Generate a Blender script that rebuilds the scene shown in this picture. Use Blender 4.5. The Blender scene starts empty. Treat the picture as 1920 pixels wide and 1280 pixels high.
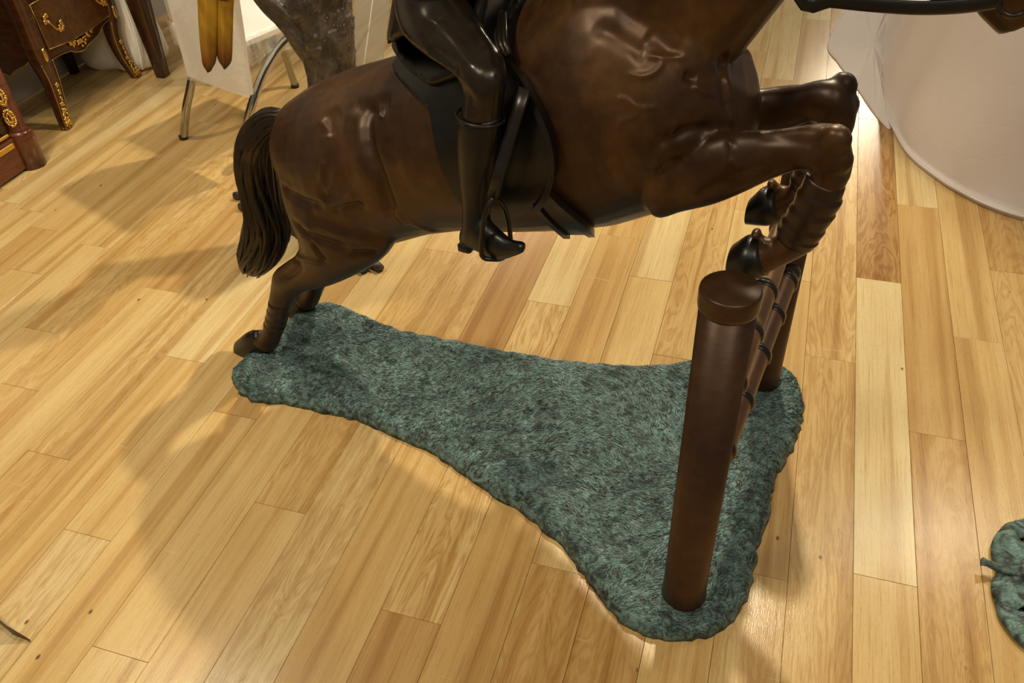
import bpy, bmesh, math, random
import numpy as np
from mathutils import Vector, Matrix, geometry
from mathutils.bvhtree import BVHTree

random.seed(7); RNG = np.random.default_rng(7)
S = bpy.context.scene
COL = S.collection
PI = math.pi

# ------------------------------------------------------------------ camera
FPX, PITCH, ROLL, H = 1609.47, 0.70779, -0.05452506, 1.6
YAW = 0.3346227                                   # heading of the floor boards
_cp, _sp, _cr, _sr = math.cos(PITCH), math.sin(PITCH), math.cos(ROLL), math.sin(ROLL)
FWD = np.array([0, _cp, -_sp])
_r = np.array([1., 0, 0]); _u = np.array([0, _sp, _cp])
RGT = _cr*_r + _sr*_u
UPV = -_sr*_r + _cr*_u
CAM = np.array([0, 0, H])
cam_d = bpy.data.cameras.new('camera'); cam = bpy.data.objects.new('camera', cam_d); COL.objects.link(cam)
cam_d.sensor_width = 36; cam_d.lens = 36*FPX/1920; cam_d.clip_start = 0.02
cam.matrix_world = Matrix([[RGT[0], UPV[0], -FWD[0], CAM[0]], [RGT[1], UPV[1], -FWD[1], CAM[1]],
                           [RGT[2], UPV[2], -FWD[2], CAM[2]], [0, 0, 0, 1]])
S.camera = cam

# ------------------------------------------------------------------ world, lamps, exposure
S.view_settings.view_transform = 'Standard'; S.view_settings.look = 'None'
S.view_settings.gamma = 1; S.view_settings.use_curve_mapping = False
S.view_settings.exposure = 0.0
W = bpy.data.worlds.new('room_light'); S.world = W; W.use_nodes = True
W.node_tree.nodes['Background'].inputs[0].default_value = (1.0, 0.88, 0.72, 1)
W.node_tree.nodes['Background'].inputs[1].default_value = 0.19

def spot(loc, target, power, size=0.08, cone=70, col=(1, 0.86, 0.62), blend=0.5):
    d = bpy.data.lights.new('room_or_fill_spot', 'SPOT'); o = bpy.data.objects.new('room_or_fill_spot', d); COL.objects.link(o)
    d.energy = power; d.color = col; d.shadow_soft_size = size; d.spot_size = math.radians(cone); d.spot_blend = blend
    o.location = loc
    o.rotation_euler = (Vector(target)-Vector(loc)).to_track_quat('-Z', 'Y').to_euler()
    return o
def area(loc, target, power, sx, sy, col=(1, 0.85, 0.65)):
    d = bpy.data.lights.new('fill_panel', 'AREA'); o = bpy.data.objects.new('fill_panel', d); COL.objects.link(o)
    d.shape = 'RECTANGLE'; d.size = sx; d.size_y = sy; d.energy = power; d.color = col
    o.location = loc
    o.rotation_euler = (Vector(target)-Vector(loc)).to_track_quat('-Z', 'Y').to_euler()
    return o
spot((0.95, 3.4, 3.4), (-0.40, 1.80, 0), 400, 0.06, 70, blend=0.4)
spot((2.7, 3.37, 3.2), (0.9, 1.2, 0), 75, 0.05, 80)
spot((-1.5, 0.3, 3.3), (-1.1, 2.1, 0), 165, 0.25, 90)  # added fill, evens out the left floor and lifts the near-side shade
spot((0.9, -0.9, 3.3), (0.3, 1.6, 0), 70, 0.3, 90)  # added soft front fill from behind the camera, not a fitting of the room
spot((-1.75, 2.35, 3.2), (-1.5, 3.4, 0), 135, 0.12, 105)
spot((-0.2, 9.0, 3.2), (-0.4, 4.0, 0), 240, 0.08, 90)
spot((4.3, 9.6, 3.2), (1.8, 4.2, 0), 260, 0.10, 90)
area((0.3, -0.6, 3.1), (0.1, 1.5, 0), 16, 2.2, 1.0)  # added broad fill for the near side; no such panel in the room

# ------------------------------------------------------------------ projective helpers
def ray(px, py):
    return (px-960)/FPX*RGT + (640-py)/FPX*UPV + FWD
def on_floor(px, py, z=0.0):
    d = ray(px, py); return CAM + (z-H)/d[2]*d
def on_plane(px, py, o, n):
    d = ray(px, py); o = np.array(o, float); n = np.array(n, float)
    return CAM + ((o-CAM)@n)/(d@n)*d
HM = np.array([-0.675, 1.953]); FM = np.array([0.503, 1.302])
SX = (FM-HM)/np.linalg.norm(FM-HM); SY = np.array([-SX[1], SX[0]])
def to_local(p):                                  # world -> sculpture frame (s forward, y to the far side, z up)
    q = np.array(p[:2])-HM; return np.array([q@SX, q@SY, p[2]])
def dir_local(d):
    return np.array([d[:2]@SX, d[:2]@SY, d[2]])
CAML = to_local(CAM)
def P(px, py, y):                                 # pixel -> point on the sculpture's lengthwise plane at lateral y
    d = dir_local(ray(px, py)); t = (y-CAML[1])/d[1]
    return CAML + t*d

# ------------------------------------------------------------------ object helpers
def tag(o, label=None, cat=None, group=None, kind=None):
    if label: o['label'] = label
    if cat: o['category'] = cat
    if group: o['group'] = group
    if kind: o['kind'] = kind
    return o
def empty(name, loc, rz=0, label=None, cat=None, group=None):
    o = bpy.data.objects.new(name, None); COL.objects.link(o)
    o.location = loc; o.rotation_euler = (0, 0, rz); o.empty_display_size = 0.05
    return tag(o, label, cat, group)
def mk(name, v, f, mat, parent=None, smooth=True):
    me = bpy.data.meshes.new(name)
    me.from_pydata([tuple(map(float, q)) for q in v], [], [tuple(q) for q in f]); me.update()
    return link(name, me, mat, parent, smooth)
def link(name, me, mat, parent=None, smooth=True):
    o = bpy.data.objects.new(name, me); COL.objects.link(o)
    if mat: me.materials.clear(); me.materials.append(mat)
    me.polygons.foreach_set('use_smooth', [smooth]*len(me.polygons))
    if parent: o.parent = parent
    return o
class MB:                                         # collects shapes into one mesh
    def __init__(s): s.v = []; s.f = []
    def add(s, v, f):
        n = len(s.v); s.v += [tuple(q) for q in v]; s.f += [tuple(i+n for i in q) for q in f]; return s
    def build(s, name, mat, parent=None, smooth=True): return mk(name, s.v, s.f, mat, parent, smooth)
    # --- shapes
    def loft(s, rings, cap=True):
        n = len(rings[0]); v = []; f = []
        for r in rings: v += [tuple(q) for q in r]
        for i in range(len(rings)-1):
            for j in range(n):
                a = i*n+j; b = i*n+(j+1) % n
                f.append((a, b, b+n, a+n))
        if cap:
            f.append(tuple(range(n-1, -1, -1))); k = (len(rings)-1)*n; f.append(tuple(range(k, k+n)))
        return s.add(v, f)
    def tube(s, pts, r, n=10, flat=1.0, up=(0, 0, 1), cap=True):
        pts = [np.array(p, float) for p in pts]; m = len(pts)
        rr = r if hasattr(r, '__len__') else [r]*m
        rings = []; U0 = None
        for i, p in enumerate(pts):
            t = pts[min(i+1, m-1)]-pts[max(i-1, 0)]; t /= np.linalg.norm(t)+1e-12
            if U0 is None:
                u = np.cross(np.array(up, float), t)
                if np.linalg.norm(u) < 1e-3: u = np.cross(np.array([1., 0.2, 0]), t)
            else: u = U0-(U0@t)*t
            u /= np.linalg.norm(u); U0 = u; w = np.cross(t, u)
            rings.append([p+rr[i]*(math.cos(a)*u+flat*math.sin(a)*w) for a in np.linspace(0, 2*PI, n, endpoint=False)])
        return s.loft(rings, cap)
    def ell(s, c, rx, ry, rz, R=None, n=16, m=10):
        rings = []
        for i in range(1, m):
            th = PI*i/m; ring = []
            for a in np.linspace(0, 2*PI, n, endpoint=False):
                q = np.array([rx*math.sin(th)*math.cos(a), ry*math.sin(th)*math.sin(a), -rz*math.cos(th)])
                if R is not None: q = R@q
                ring.append(np.array(c)+q)
            rings.append(ring)
        return s.loft(rings)
    def box(s, c, sz, R=None, bev=0.0):
        b = min(bev, min(sz)*0.45); v = []
        hx, hy, hz = [q/2 for q in sz]
        rings = []
        prof = [(-hz, b), (-hz+b, 0), (hz-b, 0), (hz, b)] if b > 0 else [(-hz, 0), (hz, 0)]
        for z, i in prof:
            ring = []
            x, y = hx-i, hy-i
            pts = [(-x, -y), (x, -y), (x, y), (-x, y)]
            if b > 0:
                k = b*0.7
                pts = [(-x+k, -y), (x-k, -y), (x, -y+k), (x, y-k), (x-k, y), (-x+k, y), (-x, y-k), (-x, -y+k)]
            for q in pts:
                q = np.array([q[0], q[1], z])
                ring.append(np.array(c)+(R@q if R is not None else q))
            rings.append(ring)
        return s.loft(rings)
    def cyl(s, prof, c=(0, 0, 0), n=40):          # lathe about z: prof = [(r, z)]
        return s.loft([[np.array(c)+np.array([r*math.cos(a), r*math.sin(a), z]) for a in np.linspace(0, 2*PI, n, endpoint=False)] for r, z in prof])
    def prism(s, poly, y0, y1, fr):               # poly in (u,z); fr(u, v, z) -> point; solid between v=y0 and y1
        n = len(poly)
        v = [fr(p[0], y0, p[1]) for p in poly]+[fr(p[0], y1, p[1]) for p in poly]
        f = [tuple(range(n)), tuple(range(2*n-1, n-1, -1))]+[((i+1) % n, i, i+n, (i+1) % n+n) for i in range(n)]
        return s.add(v, f)
def frame(o, u):                                  # local upright frame on the floor
    o = np.array(o, float); u = np.array(u, float); u = u/np.linalg.norm(u); w = np.array([-u[1], u[0]])
    return lambda a, b, z: np.array([o[0]+a*u[0]+b*w[0], o[1]+a*u[1]+b*w[1], z])
def rotz(a): return np.array([[math.cos(a), -math.sin(a), 0], [math.sin(a), math.cos(a), 0], [0, 0, 1]])
def spline(pts, n):                               # Catmull-Rom through rows of pts (any dimension)
    pts = np.array(pts, float); m = len(pts); out = []
    q = np.vstack([2*pts[0]-pts[1], pts, 2*pts[-1]-pts[-2]])
    for t in np.linspace(0, m-1, n):
        i = min(int(t), m-2); u = t-i; a, b, c, d = q[i], q[i+1], q[i+2], q[i+3]
        out.append(0.5*((2*b)+(c-a)*u+(2*a-5*b+4*c-d)*u*u+(3*b-a-3*c+d)*u**3))
    return np.array(out)
def remesh(mb, voxel, smooth=6, factor=0.5):      # union of closed shells -> one continuous surface
    me = bpy.data.meshes.new('tmp'); me.from_pydata([tuple(map(float, q)) for q in mb.v], [], mb.f); me.update()
    bm = bmesh.new(); bm.from_mesh(me); bmesh.ops.recalc_face_normals(bm, faces=bm.faces); bm.to_mesh(me); bm.free()
    o = bpy.data.objects.new('tmp', me); COL.objects.link(o)
    m = o.modifiers.new('r', 'REMESH'); m.mode = 'VOXEL'; m.voxel_size = voxel
    if smooth:
        k = o.modifiers.new('s', 'SMOOTH'); k.factor = factor; k.iterations = smooth
    dg = bpy.context.evaluated_depsgraph_get()
    r = bpy.data.meshes.new_from_object(o.evaluated_get(dg))
    bpy.data.objects.remove(o); bpy.data.meshes.remove(me)
    return r
def mirror_y(v): return [(q[0], -q[1], q[2]) for q in v]

# ------------------------------------------------------------------ materials
def mat(name, col, rough=0.5, metal=0.0, **kw):
    m = bpy.data.materials.new(name); m.use_nodes = True
    b = m.node_tree.nodes['Principled BSDF']
    b.inputs['Base Color'].default_value = (*col, 1); b.inputs['Roughness'].default_value = rough; b.inputs['Metallic'].default_value = metal
    for k, x in kw.items():
        key = {'spec': 'Specular IOR Level', 'coat': 'Coat Weight', 'coatr': 'Coat Roughness', 'trans': 'Transmission Weight', 'ior': 'IOR', 'alpha': 'Alpha', 'sheen': 'Sheen Weight'}[k]
        b.inputs[key].default_value = x
    return m
class NT:
    def __init__(s, m): s.t = m.node_tree; s.b = s.t.nodes['Principled BSDF']
    def n(s, typ, **kw):
        x = s.t.nodes.new(typ)
        for k, v in kw.items():
            if k.startswith('i_'): x.inputs[k[2:].replace('_', ' ')].default_value = v
            else: setattr(x, k, v)
        return x
    def l(s, a, b): s.t.links.new(a, b)
    def coord(s, scale=(1, 1, 1), out='Object', rnd=False):
        tc = s.n('ShaderNodeTexCoord'); mp = s.n('ShaderNodeMapping'); mp.inputs['Scale'].default_value = scale
        s.l(tc.outputs[out], mp.inputs['Vector'])
        if rnd:
            oi = s.n('ShaderNodeObjectInfo'); mu = s.n('ShaderNodeMath', operation='MULTIPLY'); mu.inputs[1].default_value = 57.0
            s.l(oi.outputs['Random'], mu.inputs[0]); cx = s.n('ShaderNodeCombineXYZ')
            s.l(mu.outputs[0], cx.inputs[0]); s.l(mu.outputs[0], cx.inputs[1]); s.l(cx.outputs[0], mp.inputs['Location'])
        return mp.outputs[0]
    def noise(s, vec, scale, detail=4, rough=0.55, dist=0.0):
        x = s.n('ShaderNodeTexNoise'); x.inputs['Scale'].default_value = scale; x.inputs['Detail'].default_value = detail
        x.inputs['Roughness'].default_value = rough; x.inputs['Distortion'].default_value = dist
        s.l(vec, x.inputs['Vector']); return x.outputs['Fac']
    def ramp(s, fac, stops, interp='LINEAR'):
        x = s.n('ShaderNodeValToRGB'); e = x.color_ramp.elements; x.color_ramp.interpolation = interp
        while len(e) < len(stops): e.new(0.5)
        for i, (p, c) in enumerate(stops): e[i].position = p; e[i].color = (*c, 1) if len(c) == 3 else c
        s.l(fac, x.inputs[0]); return x.outputs[0]
    def mix(s, a, b, fac, mode='MIX'):
        x = s.n('ShaderNodeMix', data_type='RGBA', blend_type=mode)
        for sock, val in ((x.inputs[6], a), (x.inputs[7], b)):
            if isinstance(val, tuple): sock.default_value = (*val, 1)
            else: s.l(val, sock)
        if isinstance(fac, (int, float)): x.inputs[0].default_value = fac
        else: s.l(fac, x.inputs[0])
        return x.outputs[2]
    def bump(s, h, strength=0.3, dist=0.01):
        x = s.n('ShaderNodeBump'); x.inputs['Strength'].default_value = strength; x.inputs['Distance'].default_value = dist
        s.l(h, x.inputs['Height']); s.l(x.outputs[0], s.b.inputs['Normal'])
    def base(s, c): s.l(c, s.b.inputs['Base Color'])
    def rough(s, fac, a, b):
        x = s.n('ShaderNodeMapRange'); x.inputs[3].default_value = a; x.inputs[4].default_value = b
        s.l(fac, x.inputs[0]); s.l(x.outputs[0], s.b.inputs['Roughness'])

def bronze(name, c0, c1, c2, rough=(0.26, 0.42), metal=0.55, scale=5.0, bump=0.05):
    m = mat(name, c1, 0.3, metal); t = NT(m); v = t.coord()
    n1 = t.noise(v, scale, 5, 0.6, 0.4); n2 = t.noise(v, scale*9, 4, 0.6)
    c = t.ramp(n1, [(0.32, c0), (0.5, c1), (0.68, c2)])
    t.base(t.mix(c, t.ramp(n2, [(0.3, (0.55, 0.5, 0.45)), (0.7, (1, 1, 1))]), 0.55, 'MULTIPLY'))
    t.rough(n2, *rough)
    if bump: t.bump(t.noise(v, 60, 3), bump, 0.004)
    return m
M = {}
M['horse'] = bronze('brown_bronze', (0.024, 0.0095, 0.0034), (0.052, 0.0225, 0.0072), (0.10, 0.048, 0.0155), (0.31, 0.45), 0.3)
M['horse'].node_tree.nodes['Principled BSDF'].inputs['Specular IOR Level'].default_value = 0.38
M['post'] = bronze('post_bronze', (0.038, 0.0150, 0.0058), (0.056, 0.0240, 0.0092), (0.076, 0.036, 0.014), (0.32, 0.44), 0.4)
M['rail'] = bronze('rail_bronze', (0.10, 0.046, 0.022), (0.14, 0.067, 0.034), (0.18, 0.09, 0.048), (0.34, 0.46), 0.4)
M['dark'] = bronze('dark_bronze', (0.012, 0.010, 0.008), (0.02, 0.015, 0.011), (0.03, 0.021, 0.013), (0.24, 0.36), 0.35)
M['black'] = bronze('black_bronze', (0.006, 0.0055, 0.005), (0.009, 0.008, 0.007), (0.014, 0.012, 0.009), (0.26, 0.4), 0.3)
M['breech'] = bronze('rider_bronze', (0.014, 0.0108, 0.007), (0.022, 0.016, 0.010), (0.036, 0.024, 0.014), (0.18, 0.3), 0.4)
M['wrap'] = bronze('wrap_bronze', (0.022, 0.011, 0.006), (0.034, 0.017, 0.009), (0.05, 0.026, 0.013), (0.3, 0.42), 0.35)
M['tail'] = bronze('tail_bronze', (0.010, 0.008, 0.006), (0.022, 0.015, 0.009), (0.06, 0.037, 0.015), (0.35, 0.5), scale=9)
M['bark'] = bronze('bark_bronze', (0.04, 0.033, 0.026), (0.10, 0.083, 0.064), (0.20, 0.17, 0.135), (0.36, 0.52), 0.35, scale=14, bump=0.5)

# verdigris grass
def verdigris(name, scale=1.0, attr=False):
    m = mat(name, (0.1, 0.18, 0.15), 0.5, 0.25); t = NT(m)
    v = t.coord(); a = t.noise(v, 7*scale, 6, 0.62, 1.2); b = t.noise(v, 45*scale, 5, 0.65, 1.0)
    mp = t.coord((1, 3.5, 1)); c = t.noise(mp, 60*scale, 4, 0.6, 2.5)
    c1 = t.ramp(b, [(0.30, (0.02, 0.022, 0.02)), (0.42, (0.06, 0.08, 0.075)), (0.54, (0.15, 0.26, 0.245)), (0.70, (0.28, 0.44, 0.42))])
    c2 = t.ramp(a, [(0.32, (0.30, 0.29, 0.28)), (0.46, (0.8, 0.82, 0.8)), (0.6, (1, 1, 1))])
    cc = t.mix(c1, c2, 0.75, 'MULTIPLY')
    cc = t.mix(cc, t.ramp(c, [(0.36, (0.25, 0.24, 0.24)), (0.56, (1, 1, 1))]), 0.5, 'MULTIPLY')
    if attr:
        at = t.n('ShaderNodeAttribute', attribute_name='tint'); at.attribute_type = 'GEOMETRY'
        cc = t.mix(cc, at.outputs['Color'], 0.7)
    t.base(cc); t.rough(b, 0.34, 0.6)
    t.bump(c, 0.6, 0.006)
    return m
M['grass'] = verdigris('verdigris'); M['blade'] = verdigris('verdigris_blades', attr=True)
M['leaf'] = verdigris('verdigris_leaf', 0.6)

# floor boards
def plank_material():
    m = mat('oak_boards', (0.6, 0.4, 0.2), 0.3); t = NT(m)
    v = t.coord((1, 1, 1), rnd=True)
    def stretched(s):
        mp = t.n('ShaderNodeMapping'); mp.inputs['Scale'].default_value = s; t.l(v, mp.inputs['Vector']); return mp.outputs[0]
    at = t.n('ShaderNodeAttribute', attribute_name='tone'); at.attribute_type = 'OBJECT'
    base = t.ramp(at.outputs['Fac'], [(0.0, (0.38, 0.215, 0.076)), (0.3, (0.52, 0.335, 0.128)), (0.6, (0.605, 0.43, 0.185)), (1.0, (0.66, 0.54, 0.295))])
    bands = t.noise(stretched((0.30, 15, 1)), 1.5, 2, 0.45, 0.25)
    broad = t.noise(stretched((0.9, 5, 1)), 1.6, 3, 0.5, 0.4)
    fine = t.noise(stretched((2.0, 75, 1)), 3.0, 5, 0.65, 0.35)
    pores = t.noise(stretched((14, 150, 1)), 4.0, 2, 0.5)
    c = t.mix(base, t.ramp(bands, [(0.36, (0.66, 0.54, 0.40)), (0.385, (0.80, 0.70, 0.58)), (0.46, (0.92, 0.87, 0.80)), (0.47, (1, 1, 1)), (0.57, (1, 1, 1)), (0.60, (1.06, 1.10, 1.2))]), 0.65, 'MULTIPLY')
    c = t.mix(c, t.ramp(broad, [(0.3, (0.84, 0.76, 0.66)), (0.6, (1, 1, 1))]), 0.6, 'MULTIPLY')
    c = t.mix(c, t.ramp(fine, [(0.30, (0.66, 0.54, 0.40)), (0.43, (0.93, 0.89, 0.84)), (0.55, (1, 1, 1))]), 0.7, 'MULTIPLY')
    c = t.mix(c, t.ramp(pores, [(0.32, (0.72, 0.6, 0.45)), (0.42, (1, 1, 1))]), 0.45, 'MULTIPLY')
    # cathedral figure on some boards
    wv = t.noise(stretched((1.3, 9, 1)), 1.5, 4, 0.5, 1.6)
    mm = t.n('ShaderNodeMath', operation='PINGPONG'); mm.inputs[1].default_value = 0.06; t.l(wv, mm.inputs[0])
    m2 = t.n('ShaderNodeMath', operation='MULTIPLY'); m2.inputs[1].default_value = 16.6; t.l(mm.outputs[0], m2.inputs[0])
    fig = t.n('ShaderNodeAttribute', attribute_name='figure'); fig.attribute_type = 'OBJECT'
    c = t.mix(c, t.mix(c, t.ramp(m2.outputs[0], [(0.1, (0.74, 0.62, 0.50)), (0.7, (1, 1, 1))]), 1.0, 'MULTIPLY'), fig.outputs['Fac'])
    kn = t.n('ShaderNodeTexVoronoi', feature='F1'); kn.inputs['Scale'].default_value = 9.0
    t.l(stretched((0.6, 1, 1)), kn.inputs['Vector'])
    c = t.mix((0.12, 0.06, 0.025), c, t.ramp(kn.outputs['Distance'], [(0.02, (0, 0, 0)), (0.045, (1, 1, 1))]))
    # fine pale scratches of wear
    c = t.mix(c, (0.8, 0.74, 0.6), t.ramp(t.noise(stretched((26, 3, 1)), 2.0, 2, 0.5, 1.0), [(0.73, (0, 0, 0)), (0.8, (0.25, 0.25, 0.25))]))
    t.base(c)
    t.rough(fine, 0.17, 0.27)
    t.b.inputs['Specular IOR Level'].default_value = 0.45
    t.bump(pores, 0.12, 0.002)
    return m
M['plank'] = plank_material()
M['sub'] = mat('dark_subfloor', (0.05, 0.028, 0.012), 0.8)

def wood(name, a, b, rough=0.22, scale=(1.5, 1.5, 9)):
    m = mat(name, a, rough, 0, coat=0.25, coatr=0.12); t = NT(m)
    v = t.coord(scale); n = t.noise(v, 4, 5, 0.6, 1.4)
    t.base(t.ramp(n, [(0.3, a), (0.7, b)])); return m
M['mahog'] = wood('mahogany', (0.035, 0.010, 0.004), (0.085, 0.028, 0.009))
M['veneer'] = wood('walnut_veneer', (0.055, 0.02, 0.006), (0.135, 0.055, 0.015), scale=(3, 3, 3))
M['redmahog'] = wood('red_mahogany', (0.07, 0.017, 0.007), (0.14, 0.038, 0.013))
M['darkwood'] = wood('dark_wood', (0.022, 0.008, 0.004), (0.055, 0.019, 0.008), scale=(6, 6, 1.2))
M['black_wood'] = mat('black_wood', (0.012, 0.008, 0.006), 0.4)
M['brass'] = mat('gilt_brass', (0.72, 0.47, 0.13), 0.28, 1.0)
M['chrome'] = mat('chrome', (0.42, 0.42, 0.41), 0.08, 1.0)
M['rubber'] = mat('black_rubber', (0.02, 0.02, 0.02), 0.6)
M['wall'] = mat('grey_paint', (0.42, 0.41, 0.38), 0.7)
M['seat'] = mat('white_leatherette', (0.80, 0.78, 0.74), 0.4)
def cloth(name, col, s=40):
    m = mat(name, col, 0.75, sheen=0.2); t = NT(m); v = t.coord()
    n = t.noise(v, 3.0, 4, 0.6, 0.6); t.base(t.mix(col, tuple(min(1, q*1.12) for q in col), n))
    cr = t.n('ShaderNodeTexVoronoi', feature='DISTANCE_TO_EDGE'); cr.inputs['Scale'].default_value = 4.5
    mp = t.n('ShaderNodeMapping'); mp.inputs['Scale'].default_value = (1, 0.55, 1.3); mp.inputs['Rotation'].default_value = (0.3, 0.4, 0.8)
    ds = t.n('ShaderNodeMix', data_type='RGBA', blend_type='ADD'); ds.inputs[0].default_value = 0.25
    nz = t.n('ShaderNodeTexNoise'); nz.inputs['Scale'].default_value = 5.0; t.l(v, nz.inputs['Vector']); t.l(v, ds.inputs[6]); t.l(nz.outputs['Color'], ds.inputs[7])
    t.l(ds.outputs[2], mp.inputs['Vector']); t.l(mp.outputs[0], cr.inputs['Vector'])
    mr = t.n('ShaderNodeMapRange'); mr.inputs[1].default_value = 0.0; mr.inputs[2].default_value = 0.05; t.l(cr.outputs['Distance'], mr.inputs[0])
    ad = t.n('ShaderNodeMath', operation='MULTIPLY_ADD'); ad.inputs[1].default_value = 0.5; t.l(mr.outputs[0], ad.inputs[0]); t.l(t.noise(v, s*0.3, 4, 0.6, 1.0), ad.inputs[2])
    t.bump(ad.outputs[0], 0.10, 0.010); return m
M['cloth'] = cloth('white_cloth', (0.66, 0.59, 0.56)); M['sheet'] = cloth('dust_sheet', (0.84, 0.80, 0.72), 25)
def clear(name, col, alpha, rough, bump=0.25, vary=True):
    m = mat(name, col, rough, 0, alpha=alpha, spec=0.9); t = NT(m); v = t.coord()
    n = t.noise(v, 9, 3, 0.6, 2.0); t.bump(n, bump, 0.02)
    if not vary: return m
    r = t.n('ShaderNodeMapRange'); r.inputs[1].default_value = 0.35; r.inputs[2].default_value = 0.75
    r.inputs[3].default_value = alpha*0.55; r.inputs[4].default_value = min(1, alpha*1.6)
    t.l(n, r.inputs[0]); t.l(r.outputs[0], t.b.inputs['Alpha']); return m
M['plastic'] = clear('clear_plastic_wrap', (0.9, 0.87, 0.8), 0.20, 0.15)
M['acrylic'] = clear('clear_acrylic', (0.50, 0.50, 0.45), 0.42, 0.06, 0.03, False)
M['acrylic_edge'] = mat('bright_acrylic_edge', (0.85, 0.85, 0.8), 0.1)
def feather():
    m = mat('painted_feathers', (0.4, 0.2, 0.02), 0.4); t = NT(m); v = t.coord((1, 1, 0.25))
    n = t.noise(v, 22, 5, 0.6, 0.5); tc = t.n('ShaderNodeTexCoord'); sp = t.n('ShaderNodeSeparateXYZ'); t.l(tc.outputs['Generated'], sp.inputs[0])
    tip = t.ramp(sp.outputs[2], [(0.0, (0.06, 0.018, 0.006)), (0.12, (0.20, 0.075, 0.012)), (0.5, (0.5, 0.30, 0.025)), (1.0, (0.42, 0.22, 0.015))])
    t.base(t.mix(tip, t.ramp(n, [(0.35, (0.45, 0.35, 0.2)), (0.65, (1.1, 1.05, 0.9))]), 0.8, 'MULTIPLY'))
    t.bump(n, 0.3, 0.004); return m
M['feather'] = feather()
M['plate'] = mat('dark_plate', (0.06, 0.035, 0.012), 0.4, 0.3)
M['leather_dark'] = M['black']
M['skin'] = M['breech']

# ------------------------------------------------------------------ floor
floor = mk('floor', [(-7, -2, -0.016), (7, -2, -0.016), (7, 11, -0.016), (-7, 11, -0.016)], [(0, 1, 2, 3)], M['sub'], None, False)
tag(floor, kind='structure')
PD = np.array([math.cos(YAW), -math.sin(YAW)]); BD = np.array([math.sin(YAW), math.cos(YAW)])
_known = {-15: -2.586, -11: -2.085, -8: -1.701, -7: -1.567, -4: -1.174, -3: -1.037, -2: -0.902, -1: -0.767, 0: -0.627, 1: -0.491, 2: -0.352,
          3: -0.216, 4: -0.079, 5: 0.054, 6: 0.187, 7: 0.319, 8: 0.447, 9: 0.577, 10: 0.704, 11: 0.831}
_ki = sorted(_known)
def col_edge(i):
    if i > 11: return 0.831+(i-11)*0.1285
    if i < -15: return -2.586+(i+15)*0.132
    return float(np.interp(i, _ki, [_known[k] for k in _ki]))
LP = 1.096
joints = {-15: 2.03, -13: 1.706, -12: 1.891, -11: 1.462, -10: 1.237, -9: 1.729, -8: 1.044, -7: 1.457, -5: 1.296, -4: 0.623, -6: 0.859, -3: 1.05, 0: 1.961, 1: 2.364, 2: 2.158, 3: 1.813,
          5: 1.163, 6: 1.913, 7: 2.316, 8: 1.684, 9: 2.094, 10: 2.45, -1: 2.72, -2: 1.62, 4: 2.62}
tones = {(7, 0): 0.12, (7, -1): 0.95, (8, 0): 0.36, (8, -1): 0.34, (6, 0): 0.55, (6, -1): 0.55, (9, -1): 0.5, (0, -1): 0.62, (0, 0): 0.75, (1, 0): 0.45,
         (2, -1): 0.62, (3, 0): 0.5, (-1, -1): 0.12, (-2, 0): 0.4, (-3, 0): 0.5, (-3, -1): 0.55, (0, -2): 0.18, (-4, 0): 0.62, (1, -1): 0.35, (1, -2): 0.36, (2, -2): 0.3}
figures = {(7, 0): 1.0, (6, 0): 0.7, (6, -1): 0.6, (0, -1): 0.8, (3, 0): 0.6}
prng = random.Random(3)
field = MB()
for ci in range(-56, 64):
    x0, x1 = col_edge(ci), col_edge(ci+1)
    j0 = joints.get(ci, 1.0+prng.random()*LP)
    for k in range(-5, 12):
        b0, b1 = j0+k*LP, j0+(k+1)*LP
        c = (x0+x1)/2*PD+(b0+b1)/2*BD
        # keep the boards near the view
        v = np.array([c[0], c[1], 0])-CAM; dep = v@FWD
        seen = dep > 0.3 and abs(v@RGT/dep*FPX) < 960+900/dep and abs(v@UPV/dep*FPX) < 640+900/dep
        if not seen:                              # boards outside the picture: one joined part
            if np.hypot(c[0]-0.2, c[1]-3.5) < 8.2:
                h_ = [(c+(sx*((b1-b0)/2-.0004)*BD+sy*((x1-x0)/2-.0004)*PD)) for sx, sy in ((-1, -1), (-1, 1), (1, 1), (1, -1))]
                field.loft([[(q[0], q[1], -0.014) for q in h_[::-1]], [(q[0], q[1], 0.0) for q in h_[::-1]]])
            continue
        Lx, Ly = (b1-b0)-0.0008, (x1-x0)-0.0008
        z = prng.uniform(-0.0003, 0.0003)
        mb = MB(); e = 0.0005
        mb.loft([[(-Lx/2, -Ly/2, -0.014), (Lx/2, -Ly/2, -0.014), (Lx/2, Ly/2, -0.014), (-Lx/2, Ly/2, -0.014)],
                 [(-Lx/2, -Ly/2, -e), (Lx/2, -Ly/2, -e), (Lx/2, Ly/2, -e), (-Lx/2, Ly/2, -e)],
                 [(-Lx/2+e, -Ly/2+e, 0), (Lx/2-e, -Ly/2+e, 0), (Lx/2-e, Ly/2-e, 0), (-Lx/2+e, Ly/2-e, 0)]])
        o = mb.build('plank', M['plank'], floor, False)
        o.location = (c[0], c[1], z); o.rotation_euler = (0, 0, math.atan2(BD[1], BD[0])+(PI if prng.random() < .5 else 0))
        tn = prng.choice([0.3, 0.45, 0.5, 0.55, 0.6, 0.65, 0.7, 0.85])+prng.uniform(-.06, .06)
        o['tone'] = float(tones.get((ci, k), tn)); o['figure'] = float(figures.get((ci, k), 0.5 if prng.random() < .22 else 0.0))

fo = field.build('plank_field', M['plank'], floor, False); fo['kind'] = 'stuff'; fo['tone'] = 0.55; fo['figure'] = 0.0
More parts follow.
